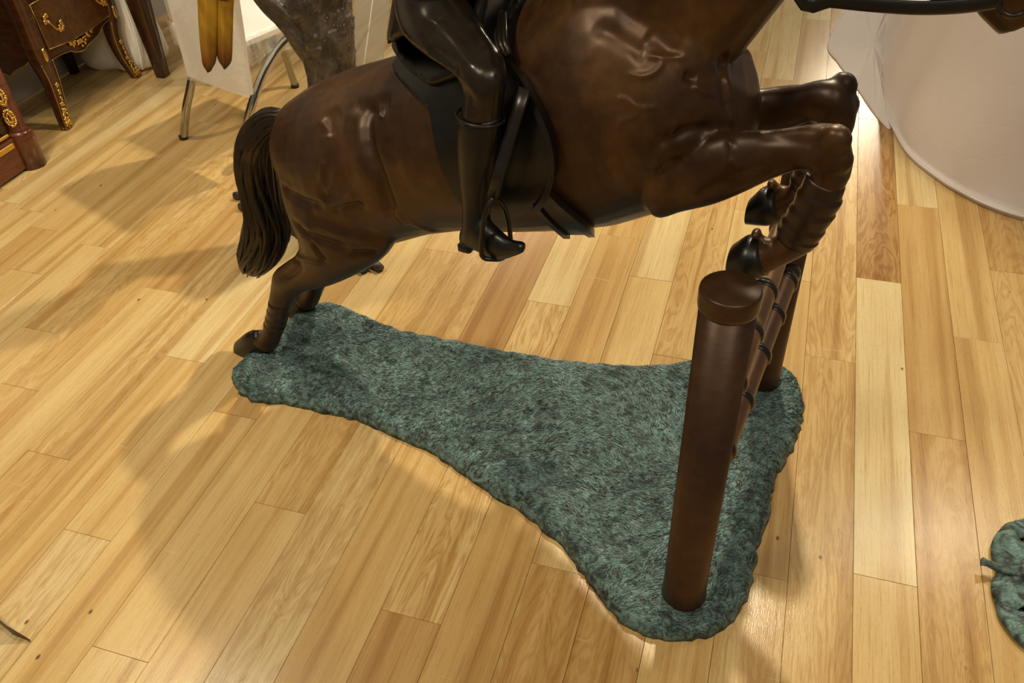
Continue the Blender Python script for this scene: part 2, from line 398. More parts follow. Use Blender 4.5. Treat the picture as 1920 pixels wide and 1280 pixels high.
# wall behind the commode
_wd = np.array([0.342, 0.94]); _wo = np.array([-2.163, 3.699])
fw = frame(_wo, _wd)
MB().box((1.5, 11.0, 1.65), (14, 0.12, 3.3)).build('wall_back', M['wall'], None, False)['kind'] = 'structure'
MB().prism([(-2.6, 0), (5.5, 0), (5.5, 3.3), (-2.6, 3.3)], 0.0, 0.12, fw).build('wall_left', M['wall'], None, False)['kind'] = 'structure'

# ------------------------------------------------------------------ equestrian sculpture
sculpt = empty('equestrian_sculpture', (HM[0], HM[1], 0), math.atan2(SX[1], SX[0]),
               'bronze horse and rider leaping a post and rail fence on a green grassy base', 'sculpture')

def limb_rings(st, y, ratio, n=20):
    """st: rows (ax, ay, bx, by[, ratio[, y]]) - the two silhouette pixels of one cross-section."""
    rings = []; info = []
    for q in st:
        rt = q[4] if len(q) > 4 and q[4] else ratio; yy = q[5] if len(q) > 5 else y
        A, B = P(q[0], q[1], yy), P(q[2], q[3], yy)
        c = (A+B)/2; nv = B-A; Wd = np.linalg.norm(nv)/2; nv = nv/(2*Wd)
        d = c-CAML; k = (d[0]*nv[0]+d[2]*nv[2])/d[1]
        a = Wd/math.sqrt(1+(rt*k)**2); b = rt*a
        info.append((c, nv, a, b))
    return info
def rings_of(info, n=20, grow=1.0):
    return [[c+grow*(a*math.cos(t)*nv+b*math.sin(t)*np.array([0, 1., 0])) for t in np.linspace(0, 2*PI, n, endpoint=False)] for c, nv, a, b in info]
def dens(info, m):
    arr = np.array([np.concatenate([c, nv, [a, b]]) for c, nv, a, b in info]); r = spline(arr, m); out = []
    for q in r:
        nv = q[3:6]/np.linalg.norm(q[3:6]); out.append((q[:3], nv, q[6], q[7]))
    return out
def round_end(info):                              # add small closing sections so ends are domed
    c0, n0, a0, b0 = info[0]; c1, n1, a1, b1 = info[-1]
    t0 = info[0][0]-info[1][0]; t0 = t0/np.linalg.norm(t0); t1 = info[-1][0]-info[-2][0]; t1 = t1/np.linalg.norm(t1)
    return [(c0+t0*a0*0.35, n0, a0*0.6, b0*0.6)]+info+[(c1+t1*a1*0.35, n1, a1*0.6, b1*0.6)]

# trunk sections in the mid plane: s, z, tilt(deg), half height, half width
TR = [(0.225, 0.595, 44, 0.075, 0.055), (0.25, 0.602, 38, 0.12, 0.095), (0.31, 0.620, 28, 0.173, 0.145), (0.385, 0.645, 21, 0.196, 0.178), (0.47, 0.685, 18, 0.196, 0.188),
      (0.56, 0.725, 17, 0.190, 0.182), (0.66, 0.765, 18, 0.192, 0.186), (0.76, 0.800, 18, 0.203, 0.197), (0.86, 0.840, 19, 0.215, 0.202), (0.96, 0.888, 22, 0.230, 0.200),
      (1.06, 0.955, 26, 0.238, 0.188), (1.125, 1.005, 32, 0.220, 0.162), (1.165, 1.035, 38, 0.180, 0.125), (1.19, 1.05, 42, 0.110, 0.075)]
def trunk_at(s):
    arr = np.array(TR); return [np.interp(s, arr[:, 0], arr[:, i]) for i in range(1, 5)]
def trunk_pt(s, phi, off=0.0):                    # phi = 0 on the back, +-90 deg on the flanks
    z, th, a, w = trunk_at(s); th = math.radians(th)
    return np.array([s-math.sin(th)*(a+off)*math.cos(phi), math.sin(phi)*(w+off), z+math.cos(th)*(a+off)*math.cos(phi)])
trunk = MB()
trunk.loft([[trunk_pt(s, phi) for phi in np.linspace(0, 2*PI, 40, endpoint=False)] for s in spline([[q[0]] for q in TR], 34)[:, 0]])
# neck, head
neck_sec = [((1.02, 1.08), 0.20, 0.13, 40), ((1.10, 1.16), 0.185, 0.115, 45), ((1.19, 1.27), 0.160, 0.095, 47), ((1.27, 1.38), 0.125, 0.078, 46), ((1.34, 1.47), 0.10, 0.066, 38), ((1.38, 1.50), 0.085, 0.06, 30)]
rings = []
for (s, z), a, w, th in neck_sec:
    th = math.radians(th)
    rings.append([np.array([s-math.sin(th)*a*math.cos(t), w*math.sin(t), z+math.cos(th)*a*math.cos(t)]) for t in np.linspace(0, 2*PI, 24, endpoint=False)])
trunk.loft(rings)
head_sec = [((1.36, 1.50), 0.07, 0.06), ((1.41, 1.45), 0.098, 0.062), ((1.46, 1.38), 0.088, 0.058), ((1.51, 1.30), 0.068, 0.048), ((1.555, 1.235), 0.055, 0.042), ((1.595, 1.17), 0.056, 0.043), ((1.617, 1.135), 0.040, 0.034)]
rings = []
for (s, z), a, w in head_sec:
    th = math.radians(-52)
    rings.append([np.array([s-math.sin(th)*a*math.cos(t), w*math.sin(t), z+math.cos(th)*a*math.cos(t)]) for t in np.linspace(0, 2*PI, 20, endpoint=False)])
trunk.loft(rings)
for sy in (-1, 1):
    trunk.tube([(1.345, sy*0.04, 1.53), (1.345, sy*0.05, 1.58), (1.36, sy*0.05, 1.635)], [0.022, 0.024, 0.006], 10)
trunk.ell((1.125, -0.055, 1.00), 0.085, 0.075, 0.13, n=16, m=10); trunk.ell((1.125, 0.055, 1.00), 0.075, 0.065, 0.13, n=16, m=10)   # breast muscles

HIND = [(520, 300, 770, 335, 0.42, -0.095), (524, 345, 762, 380, 0.42, -0.105), (536, 392, 752, 425, 0.45, -0.115), (553, 434, 750, 457, 0.46, -0.115), (557, 457, 722, 490, 0.5, -0.112),
        (546, 477, 668, 519, 0.55, -0.108), (530, 490, 622, 536, 0.62, -0.104), (511, 506, 586, 544, 0.66, -0.102), (506, 533, 562, 558, 0.72, -0.1), (500, 562, 549, 580, 0.8, -0.1),
        (494, 590, 542, 606, 0.8, -0.1), (488, 611, 537, 625, 0.85, -0.1), (481, 622, 527, 646, 0.9, -0.1), (478, 624, 516, 656, 0.95, -0.1)]
HHOOF = [(484, 620, 512, 661, 0.7), (462, 620, 488, 675, 0.62), (441, 637, 457, 679, 0.55)]
FORE = [(1235, 262, 1235, 410, 0.5, -0.115), (1285, 277, 1280, 398, 0.5, -0.115), (1330, 252, 1340, 384, 0.55, -0.11), (1382, 244, 1397, 361, 0.6, -0.105), (1440, 242, 1450, 336, 0.62, -0.1), (1490, 236, 1498, 320, 0.66, -0.1),
        (1540, 229, 1514, 322, 0.75, -0.1), (1580, 238, 1520, 326, 0.8, -0.1), (1602, 285, 1519, 330, 0.8, -0.1), (1597, 330, 1510, 342, 0.75, -0.1), (1582, 358, 1499, 364, 0.74, -0.1), (1571, 392, 1480, 390, 0.72, -0.1),
        (1546, 435, 1462, 420, 0.72, -0.1), (1524, 466, 1450, 448, 0.75, -0.1), (1490, 487, 1440, 449, 0.85, -0.1), (1458, 505, 1428, 450, 0.9, -0.1), (1440, 512, 1420, 448, 0.95, -0.1)]
FHOOF = [(1444, 514, 1424, 446, 1.0), (1407, 520, 1398, 440, 1.08), (1368, 512, 1372, 457, 1.15)]
horse = MB(); horse.v = list(trunk.v); horse.f = list(trunk.f)
def both(fn, shift):
    for far in (False, True):
        mb = MB(); fn(mb)
        v = mb.v if not far else [shift((q[0], -q[1], q[2])) if callable(shift) else (q[0]+shift, -q[1], q[2]) for q in mb.v]
        f = mb.f if not far else [tuple(reversed(q)) for q in mb.f]
        yield far, v, f
hind_i = dens(round_end(limb_rings(HIND, -0.1, 0.7)), 44); fore_i = dens(round_end(limb_rings(FORE, -0.1, 0.7)), 48)
HS = -0.012
def FS(q):                                        # the far foreleg is folded a little less
    z = q[2]-0.015; k = min(max((0.965-z)/0.2, 0), 1.2)*min(1, max(0, (q[0]-1.18)/0.08)); k2 = min(max((1.31-q[0])/0.12, 0), 1); return (q[0]-0.030*min(1, max(0, (q[0]-1.1)/0.2))+0.008*k, q[1]*(1-0.40*k2), z)
for info, sh in ((hind_i, HS), (fore_i, FS)):
    for far, v, f in both(lambda mb: mb.loft(rings_of(info)), sh): horse.add(v, f)
def blobs(mb):
    e = P(474, 624, -0.1); mb.ell(e, 0.010, 0.014, 0.010)
    e = P(1418, 438, -0.1); mb.ell(e, 0.010, 0.016, 0.010); e = P(1436, 453, -0.105); mb.ell(e, 0.010, 0.014, 0.008)
    for px, py, y, r in ((1566, 262, -0.115, 0.026), (1572, 300, -0.115, 0.024)):
        c = P(px, py, y); mb.ell(c, r, r*0.8, r)
for far, v, f in both(blobs, lambda q: FS(q) if q[0] > 0.8 else (q[0]+HS, q[1], q[2])): horse.add(v, f)
horse_me = remesh(horse, 0.0042, 12, 0.5)

# --- relief: tendons, veins and muscle furrows, drawn on the surface along lines
def bvh_of(me): return BVHTree.FromPolygons([v.co for v in me.vertices], [tuple(p.vertices) for p in me.polygons])
def hit(bvh, px, py):
    d = dir_local(ray(px, py)); r = bvh.ray_cast(Vector(CAML), Vector(d).normalized())
    return (np.array(r[0]), np.array(r[1])) if r[0] is not None else (None, None)
def relief(me, lines, mirror_shift=None):
    n = len(me.vertices); co = np.empty(n*3); me.vertices.foreach_get('co', co); co = co.reshape(-1, 3)
    no = np.empty(n*3); me.vertex_normals.foreach_get('vector', no); no = no.reshape(-1, 3)
    bvh = bvh_of(me); disp = np.zeros(n)
    for pts, amt, w in lines:
        h = [hit(bvh, *q)[0] for q in spline(pts, max(6, 5*len(pts)))]; h = [q for q in h if q is not None]
        if len(h) < 2: continue
        for mir in ((0, 1) if mirror_shift is not None else (0,)):
            g = np.array(h)
            if mir: g = g*np.array([1, -1, 1])+np.array([mirror_shift, 0, 0])
            lo, hi = g.min(0)-3*w, g.max(0)+3*w
            idx = np.where(((co > lo) & (co < hi)).all(1))[0]
            if not len(idx): continue
            q = co[idx]; best = np.full(len(idx), 9.); m = len(g)-1; tb = np.zeros(len(idx))
            for i in range(m):
                a, b = g[i], g[i+1]; ab = b-a; L2 = ab@ab
                if L2 > 0.02 or L2 < 1e-12: continue
                t = np.clip(((q-a)@ab)/L2, 0, 1); dd = np.linalg.norm(q-(a+t[:, None]*ab), axis=1)
                sel = dd < best; best[sel] = dd[sel]; tb[sel] = (i+t[sel])/m
            fade = np.clip(np.minimum(tb, 1-tb)*6, 0.15, 1)
            disp[idx] += amt*fade*np.exp(-(best/w)**2)
    co = co+no*disp[:, None]
    me.vertices.foreach_set('co', co.ravel()); me.update()
V, G = 0.0032, -0.005
LINES = [
 ([(1213, 103), (1240, 107), (1288, 107)], V, .0046), ([(1242, 108), (1237, 125), (1222, 138), (1200, 143), (1172, 137)], V, .0046),
 ([(1150, 185), (1172, 186), (1195, 202), (1235, 202)], V, .0046), ([(1200, 205), (1185, 220), (1163, 228), (1160, 242)], V*.8, .0042),
 ([(1300, 158), (1318, 172), (1345, 180)], V, .0046), ([(1110, 45), (1150, 65), (1190, 92), (1215, 103)], -.005, .014), ([(1210, 60), (1245, 85), (1285, 95)], -.005, .014),
 ([(1282, 140), (1305, 150)], -.007, .008), ([(1376, 85), (1362, 120), (1366, 165), (1375, 215), (1379, 243)], V, .007), ([(1366, 90), (1354, 125), (1358, 170), (1366, 230)], G, .011),
 ([(1232, 275), (1260, 258), (1300, 243), (1350, 243)], G*1.6, .012), ([(1362, 262), (1372, 275), (1368, 300), (1352, 320)], V*1.2, .0046), ([(1368, 298), (1380, 316)], V, .005),
 ([(1275, 290), (1270, 330), (1262, 380)], G*1.3, .016), ([(1300, 372), (1340, 350), (1400, 335), (1450, 318)], G, .010), ([(1420, 250), (1480, 262), (1540, 272)], G*.8, .012),
 ([(1275, 222), (1255, 260), (1235, 300), (1222, 340)], V, .008), ([(1190, 300), (1215, 310), (1240, 305)], V, .008), ([(1115, 240), (1130, 290), (1160, 340)], G, .014), ([(1135, 300), (1160, 330), (1200, 370)], V, .010),
 ([(720, 190), (690, 215), (690, 270), (710, 330), (728, 385), (735, 425)], G*1.5, .016), ([(733, 395), (750, 410), (770, 420)], V, .012),
 ([(617, 310), (607, 345), (609, 368), (622, 372), (645, 350), (672, 320)], G*1.1, .011), ([(604, 290), (604, 340), (612, 372)], V*1.1, .010), ([(618, 400), (640, 388), (668, 384), (685, 392)], G*1.1, .010), ([(622, 392), (645, 381), (672, 378)], V, .010),
 ([(525, 345), (545, 365), (575, 380), (610, 388)], G, .012), ([(545, 410), (575, 440), (615, 455), (660, 470)], G*1.1, .012), ([(580, 452), (600, 478), (608, 490)], G*1.1, .008), ([(555, 470), (560, 482), (590, 490), (606, 494)], V, .007),
 ([(535, 470), (552, 485), (560, 500), (545, 515), (520, 525)], G, .010), ([(650, 478), (690, 475), (705, 478)], G, .010), ([(600, 225), (612, 240), (616, 265)], V, .010), ([(640, 205), (620, 230), (617, 260)], G*.7, .018), ([(702, 195), (712, 208), (715, 225)], V*1.2, .007),
 ([(762, 405), (790, 425), (830, 437)], V*.8, .008), ([(660, 195), (700, 200), (735, 185)], G*.6, .02), ([(560, 430), (600, 425), (640, 440), (700, 450)], V*.8, .012)]
LINES = [(p, a*(1.75 if p[0][0] < 800 else 1.0), w) for p, a, w in LINES]   # the haunch is modelled deeper
relief(horse_me, LINES, 0.0)
horse_o = link('horse_body', horse_me, M['horse'], sculpt)
BV = bvh_of(horse_me)

# leg wraps, hooves
def wrap_rings(info, g0, step, count, slope):
    base = dens(info, count*6); out = []
    for i, (c, nv, a, b) in enumerate(base):
        u = (i % 6)/5.0; g = g0+step*(1-u)
        t = np.array(base[min(i+1, len(base)-1)][0])-np.array(base[max(i-1, 0)][0]); t /= np.linalg.norm(t)
        out.append([c+g*(a*math.cos(p)*nv+b*math.sin(p)*np.array([0, 1., 0]))+t*slope*a*math.cos(p) for p in np.linspace(0, 2*PI, 26, endpoint=False)])
    return out
fw_i = limb_rings([(1586, 345, 1512, 332), (1576, 385, 1484, 383), (1547, 433, 1462, 419), (1528, 460, 1451, 444)], -0.1, 0.78)
hw_i = limb_rings([(501, 560, 550, 574), (495, 588, 543, 602), (489, 608, 538, 622)], -0.1, 0.85)
for far, v, f in both(lambda mb: mb.loft(wrap_rings(fw_i, 1.0, 0.085, 5, -0.30)), FS): mk('leg_wrap', v, f, M['wrap'], horse_o)
for far, v, f in both(lambda mb: mb.loft(wrap_rings(hw_i, 1.0, 0.09, 4, 0.2)), HS): mk('leg_wrap', v, f, M['wrap'], horse_o)
for st, sh in ((HHOOF, HS), (FHOOF, FS)):
    info = dens(limb_rings(st, -0.1, 1.0), 8)
    c, nv, a, b = info[-1]; t = info[-1][0]-info[-2][0]
    info = info+[(c+t*0.15, nv, a*0.93, b*0.93), (c-t*0.2, nv, a*0.80, b*0.80)]
    for far, v, f in both(lambda mb: mb.loft(rings_of(info, 24, 1.05)), sh): mk('hoof', v, f, M['black'], horse_o)

# tail of many locks
tail = MB()
TP = [(535, 222, .035), (512, 226, .05), (492, 243, .068), (480, 275, .085), (480, 320, .10), (491, 372, .100), (502, 420, .118), (492, 458, .118), (475, 488, .094), (472, 508, .060)]
tc = spline([list(P(q[0], q[1], 0.0))+[q[2]*0.52] for q in TP], 26)
tail.tube([q[:3] for q in tc], [q[3]*0.78 for q in tc], 14, 0.8, up=(0, 1, 0))
for k in range(120):
    a = 2*PI*k/120*7.3; rr = math.sqrt(random.uniform(0.45, 1.0)); wob = random.uniform(0, 6); e = random.randint(20, 26)
    pts = []
    for i, q in enumerate(tc[:e]):
        t = np.array(tc[min(i+1, 25)][:3])-np.array(tc[max(i-1, 0)][:3]); t /= np.linalg.norm(t)
        u = np.cross(t, [0, 1., 0]); u /= np.linalg.norm(u)
        aa = a+0.35*math.sin(i*0.22+wob)
        pts.append(q[:3]+q[3]*rr*(math.cos(aa)*u+0.85*math.sin(aa)*np.array([0, 1., 0])))
    n = len(pts); tail.tube(pts, [0.0075*(0.6+0.6*math.sin(PI*min(1, (i+2)/n)))*(1 if i < n-2 else 0.5) for i in range(n)], 5, up=(0, 1, 0))
tail.build('tail', M['tail'], horse_o)

# --- patches laid on the horse (saddle cloth, flaps, girth)
def inside(p, poly):
    c = False; n = len(poly)
    for i in range(n):
        (x1, y1), (x2, y2) = poly[i], poly[i-1]
        if (y1 > p[1]) != (y2 > p[1]) and p[0] < (x2-x1)*(p[1]-y1)/(y2-y1)+x1: c = not c
    return c
def patch(name, poly, off, thick, matl, parent, step=7, mirror=True, closed_spline=True, bvh=None, rim=0.0):
    bv = bvh or BV
    if closed_spline:
        L = [tuple(q) for q in spline(list(poly)+[poly[0]], len(poly)*5)[:-1]]
    else: L = [tuple(q) for q in poly]
    xs = [q[0] for q in L]; ys = [q[1] for q in L]
    inner = [(x, y) for x in np.arange(min(xs), max(xs), step) for y in np.arange(min(ys), max(ys), step) if inside((x, y), L)]
    allp = [Vector(q) for q in L+inner]
    nb = len(L)
    ov, oe, of, *_ = geometry.delaunay_2d_cdt(allp, [(i, (i+1) % nb) for i in range(nb)], [], 1, 0.01)
    pts = []; nor = []; ok = []
    for q in ov:
        p, nn = hit(bv, q.x, q.y)
        if p is None or (nn@dir_local(ray(q.x, q.y))) > 0: pts.append(None); nor.append(None)
        else: pts.append(p); nor.append(nn)
    good = [i for i in range(len(pts)) if pts[i] is not None]
    # smooth normals a little
    edge_nb = {i: set() for i in good}
    for a, b in oe:
        if pts[a] is not None and pts[b] is not None: edge_nb[a].add(b); edge_nb[b].add(a)
    for _ in range(3):
        new = {}
        for i in good:
            q = nor[i]+sum((nor[j] for j in edge_nb[i]), np.zeros(3)); new[i] = q/np.linalg.norm(q)
        for i in good: nor[i] = new[i]
    mp = {}; v = []
    for i in good: mp[i] = len(v); v.append(pts[i]+nor[i]*(off+thick))
    faces = [tuple(mp[i] for i in q) for q in of if all(i in mp for i in q)]
    faces = [q for q in faces if max(np.linalg.norm(v[q[i]]-v[q[i-1]]) for i in range(len(q))) < 0.12]
    n = len(v); v += [pts[i]+nor[i]*(off-0.004) for i in good]
    cnt = {}
    for q in faces:
        for i in range(len(q)):
            a, b = q[i-1], q[i]; cnt.setdefault((min(a, b), max(a, b)), []).append((a, b))
    f = list(faces)+[tuple(i+n for i in reversed(q)) for q in faces]
    for k, w in cnt.items():
        if len(w) == 1: a, b = w[0]; f.append((b, a, a+n, b+n))
    o = mk(name, v, f, matl, parent)
    bm = bmesh.new(); bm.from_mesh(o.data); bmesh.ops.recalc_face_normals(bm, faces=bm.faces); bm.to_mesh(o.data); bm.free()
    o.data.polygons.foreach_set('use_smooth', [True]*len(o.data.polygons))
    md = o.modifiers.new('edge', 'EDGE_SPLIT'); md.split_angle = math.radians(50)
    if mirror:
        mk(name, mirror_y(v), [tuple(reversed(q)) for q in f], matl, parent)
    return o
sad = MB()
# seat and cantle: arches across the back
def arch(s0, s1, m, offs, phim, lift):
    rings = []
    for i, s in enumerate(np.linspace(s0, s1, m)):
        u = i/(m-1); o = lift(u); ring = []
        for ph in np.linspace(-phim(u), phim(u), 19): ring.append(trunk_pt(s, ph, o))
        for ph in np.linspace(phim(u), -phim(u), 19): ring.append(trunk_pt(s, ph, -0.02))
        rings.append(ring)
    return rings
sad.loft(arch(0.65, 0.92, 24, 0, lambda u: math.radians(14+32*min(1, u*2.2)**0.7), lambda u: 0.034+0.022*math.exp(-((u-0.10)/0.16)**2)+0.045*math.exp(-((u-0.95)/0.12)**2)))
saddle_me = remesh(sad, 0.006, 6, 0.5)
saddle = link('saddle', saddle_me, M['black'], sculpt)
pad = MB(); pad.loft(arch(0.64, 0.94, 24, 0, lambda u: math.radians(22+40*min(1, u*2.0)**0.8), lambda u: 0.018))
link('saddle_pad', remesh(pad, 0.006, 4, 0.5), M['black'], saddle)
patch('saddle_flap', [(806, 150), (818, 215), (830, 280), (848, 335), (880, 378), (925, 398), (975, 393), (1012, 373), (1034, 345), (1044, 305), (1042, 262), (1026, 215), (1000, 165), (968, 118), (950, 60), (880, 80)], 0.006, 0.012, M['black'], saddle)
patch('flap_roll', [(966, 112), (1000, 158), (1030, 212), (1046, 262), (1048, 308), (1037, 350), (1012, 380), (1004, 374), (1028, 344), (1038, 304), (1036, 264), (1020, 217), (992, 167), (960, 122)], 0.012, 0.016, M['black'], saddle, 5)
patch('girth', [(1000, 376), (1030, 405), (1066, 436), (1085, 437), (1112, 428), (1108, 418), (1070, 392), (1040, 366), (1022, 352)], 0.004, 0.010, M['black'], saddle, 5)
patch('girth_strap', [(1001, 374), (1032, 405), (1068, 437), (1078, 437), (1040, 403), (1009, 370)], 0.010, 0.010, M['dark'], saddle, 4)
patch('girth_strap', [(1019, 352), (1048, 380), (1085, 412), (1108, 428), (1114, 422), (1090, 400), (1056, 372), (1028, 346)], 0.010, 0.010, M['dark'], saddle, 4)

# breast strap running up from the saddle front
for k, dx in enumerate((0, 8, 16, 24)):
    pp = []
    for q in [(952, -60), (948, 0), (944, 45), (945, 90), (952, 112)]:
        h, nn = hit(BV, q[0]+dx, q[1])
        if h is not None: pp.append(h+nn*0.030)
    if len(pp) > 2: mk_ = MB().tube(pp, 0.006, 8).build('breast_strap', M['dark'], saddle)

# --- rider
rid = MB()
NEAR = [(735, -40, 880, -75, 0.85, -0.10), (740, 20, 872, -20, 0.85, -0.14), (756, 62, 893, 22, 0.8, -0.175), (800, 100, 920, 72, 0.8, -0.205), (848, 132, 947, 108, 0.85, -0.232), (866, 165, 953, 142, 0.85, -0.245),
        (866, 192, 949, 182, 0.85, -0.25), (858, 225, 944, 222, 0.8, -0.25), (857, 270, 941, 268, 0.85, -0.25), (860, 320, 932, 325, 0.85, -0.25), (866, 375, 922, 378, 0.9, -0.252), (866, 405, 921, 408, 0.95, -0.255), (864, 432, 915, 436, 1.0, -0.258)]
leg_i = dens(limb_rings(NEAR, -0.2, 0.8), 36)
def leg_fn(mb): mb.loft(rings_of(leg_i))
FOOT = [(863, 430, 868, 462, 0.7, -0.255), (880, 412, 884, 466, 0.7, -0.258), (903, 405, 906, 474, 0.65, -0.265), (930, 427, 930, 488, 0.62, -0.272), (955, 447, 955, 485, 0.75, -0.282), (976, 451, 977, 477, 0.9, -0.29), (984, 456, 985, 472, 0.9, -0.292)]
foot_i = dens(limb_rings(FOOT, -0.26, 0.7), 18)
for far, v, f in both(leg_fn, 0): rid.add(v, f)
for far, v, f in both(lambda mb: mb.loft(rings_of(foot_i)), 0): rid.add(v, f)
# pelvis, torso, head and arms (two-point seat, leaning over the neck)
rid.loft([[np.array([s+a*0.5*math.cos(t), w*math.sin(t), z+a*0.30*math.cos(t)]) for t in np.linspace(0, 2*PI, 24, endpoint=False)] for s, z, a, w in
          [(0.70, 1.02, 0.14, 0.08), (0.705, 1.06, 0.21, 0.14), (0.73, 1.13, 0.24, 0.15), (0.78, 1.24, 0.24, 0.13), (0.85, 1.36, 0.27, 0.15), (0.92, 1.45, 0.26, 0.165), (0.965, 1.50, 0.15, 0.09), (0.99, 1.535, 0.10, 0.05), (1.02, 1.58, 0.1, 0.05)]])
rid.ell((1.045, 0, 1.645), 0.075, 0.06, 0.088); rid.ell((1.118, 0, 1.63), 0.02, 0.012, 0.016)
for sy in (-1, 1):
    rid.tube([(0.93, sy*0.15, 1.45), (1.0, sy*0.19, 1.36), (1.06, sy*0.18, 1.28), (1.15, sy*0.12, 1.29), (1.235, sy*0.075, 1.30)], [0.052, 0.045, 0.038, 0.034, 0.024], 14)
    rid.ell((1.26, sy*0.07, 1.30), 0.032, 0.018, 0.03)
    for j in range(4): rid.tube([(1.27, sy*0.07, 1.318-0.011*j), (1.29, sy*0.07, 1.318-0.011*j), (1.288, sy*0.052, 1.316-0.011*j)], [0.0075, 0.007, 0.006], 8)
    rid.tube([(1.255, sy*0.066, 1.325), (1.275, sy*0.055, 1.334), (1.29, sy*0.05, 1.33)], [0.008, 0.007, 0.006], 8)
rider_me = remesh(rid, 0.006, 5, 0.5)
RB = bvh_of(rider_me)
relief(rider_me, [([(795, 26), (830, 55), (860, 90), (880, 118), (900, 132)], 0.004, .010), ([(800, 90), (830, 110), (862, 140)], -.006, .008), ([(880, 35), (900, 60), (915, 85), (922, 112)], 0.004, .008), ([(868, 165), (885, 190), (882, 215)], -.004, .008)], None)
rider = link('rider', rider_me, M['breech'], sculpt)
# clothing over the body
jk = MB()
jk.loft([[np.array([s+a*0.5*math.cos(t), w*math.sin(t), z+a*0.30*math.cos(t)]) for t in np.linspace(0, 2*PI, 28, endpoint=False)] for s, z, a, w in
         [(0.715, 1.062, 0.27, 0.188), (0.72, 1.08, 0.28, 0.190), (0.74, 1.15, 0.28, 0.18), (0.79, 1.255, 0.27, 0.15), (0.86, 1.37, 0.30, 0.17), (0.93, 1.46, 0.28, 0.18), (0.97, 1.505, 0.17, 0.10)]])
for sy in (-1, 1): jk.tube([(0.92, sy*0.15, 1.46), (1.0, sy*0.195, 1.36), (1.06, sy*0.185, 1.275), (1.15, sy*0.125, 1.288), (1.215, sy*0.082, 1.298)], [0.062, 0.055, 0.047, 0.042, 0.034], 14)
# skirt of the coat hanging over the hips to the hem
jacket = link('jacket', remesh(jk, 0.007, 4, 0.5), M['black'], rider)
cap = MB(); cap.cyl([(0.09, 0), (0.088, 0.03), (0.07, 0.07), (0.04, 0.088), (0.005, 0.092)], (1.045, 0, 1.66), 28)
cap.ell((1.13, 0, 1.665), 0.05, 0.055, 0.006); cap.build('riding_cap', M['black'], rider)
for far, v, f in both(lambda mb: mb.loft(rings_of([q for q in leg_i if True][20:], 24, 1.06)).loft(rings_of(foot_i, 24, 1.05)), 0):
    b_ = MB().add(v, f); link('riding_boot', remesh(b_, 0.005, 4, 0.5), M['black'], rider)
# boot top rim
i0 = leg_i[20]
for sy in (1, -1):
    ring = [(lambda q: (q[0], sy*q[1], q[2]))(i0[0]+1.08*(i0[2]*math.cos(t)*i0[1]+i0[3]*math.sin(t)*np.array([0, 1., 0]))+np.array([0, 0, -0.012*math.cos(t)])) for t in np.linspace(0, 2*PI, 33)]
    MB().tube(ring, 0.0028, 6).build('boot_rim', M['dark'], rider)
    # heel block
    h0 = P(877, 459, -0.256); MB().box((h0[0], sy*-h0[1]*-1, h0[2]), (0.027, 0.034, 0.02), None, 0.004).build('boot_heel', M['black'], rider)
# stirrup leather and iron, near and far
for sy in (1, -1):
    def yy(p): return np.array([p[0], sy*p[1], p[2]])
    lt = [yy(P(984, 166, -0.222)), yy(P(968, 215, -0.236)), yy(P(950, 275, -0.255)), yy(P(935, 325, -0.272)), yy(P(925, 368, -0.285))]
    MB().tube(lt, [0.012]*5, 8, 0.25, up=(0, 1, 0)).build('stirrup_leather', M['dark'], saddle)
    top = P(925, 370, -0.285); bl = P(903, 478, -0.30); br = P(958, 440, -0.235)
    a = [top, P(912, 392, -0.297), P(905, 425, -0.302), bl, P(925, 486, -0.29), P(945, 482, -0.255), P(957, 452, -0.24), P(950, 402, -0.248), P(938, 380, -0.268), top]
    MB().tube([yy(q) for q in spline(a, 40)], 0.0045, 8).build('stirrup_iron', M['dark'], saddle)

# reins and bit
rp = spline([(1.26, -0.075, 1.31)]+[tuple(P(*q, -0.075)) for q in [(1500, -6), (1560, 1), (1640, 9), (1720, 14), (1790, 12), (1850, 5), (1880, -2)]], 30)
for sy in (1, -1):
    MB().tube([(q[0], sy*q[1], q[2]) for q in rp], [0.0105]*30, 8, 0.35, up=(0, 1, 0)).build('rein', M['black'], horse_o)
    e = rp[-1]; ringp = [(e[0]+0.016+0.02*math.cos(t), sy*e[1], e[2]+0.02*math.sin(t)) for t in np.linspace(0, 2*PI, 25)]
    MB().tube(ringp, 0.004, 6).build('bit_ring', M['dark'], horse_o)

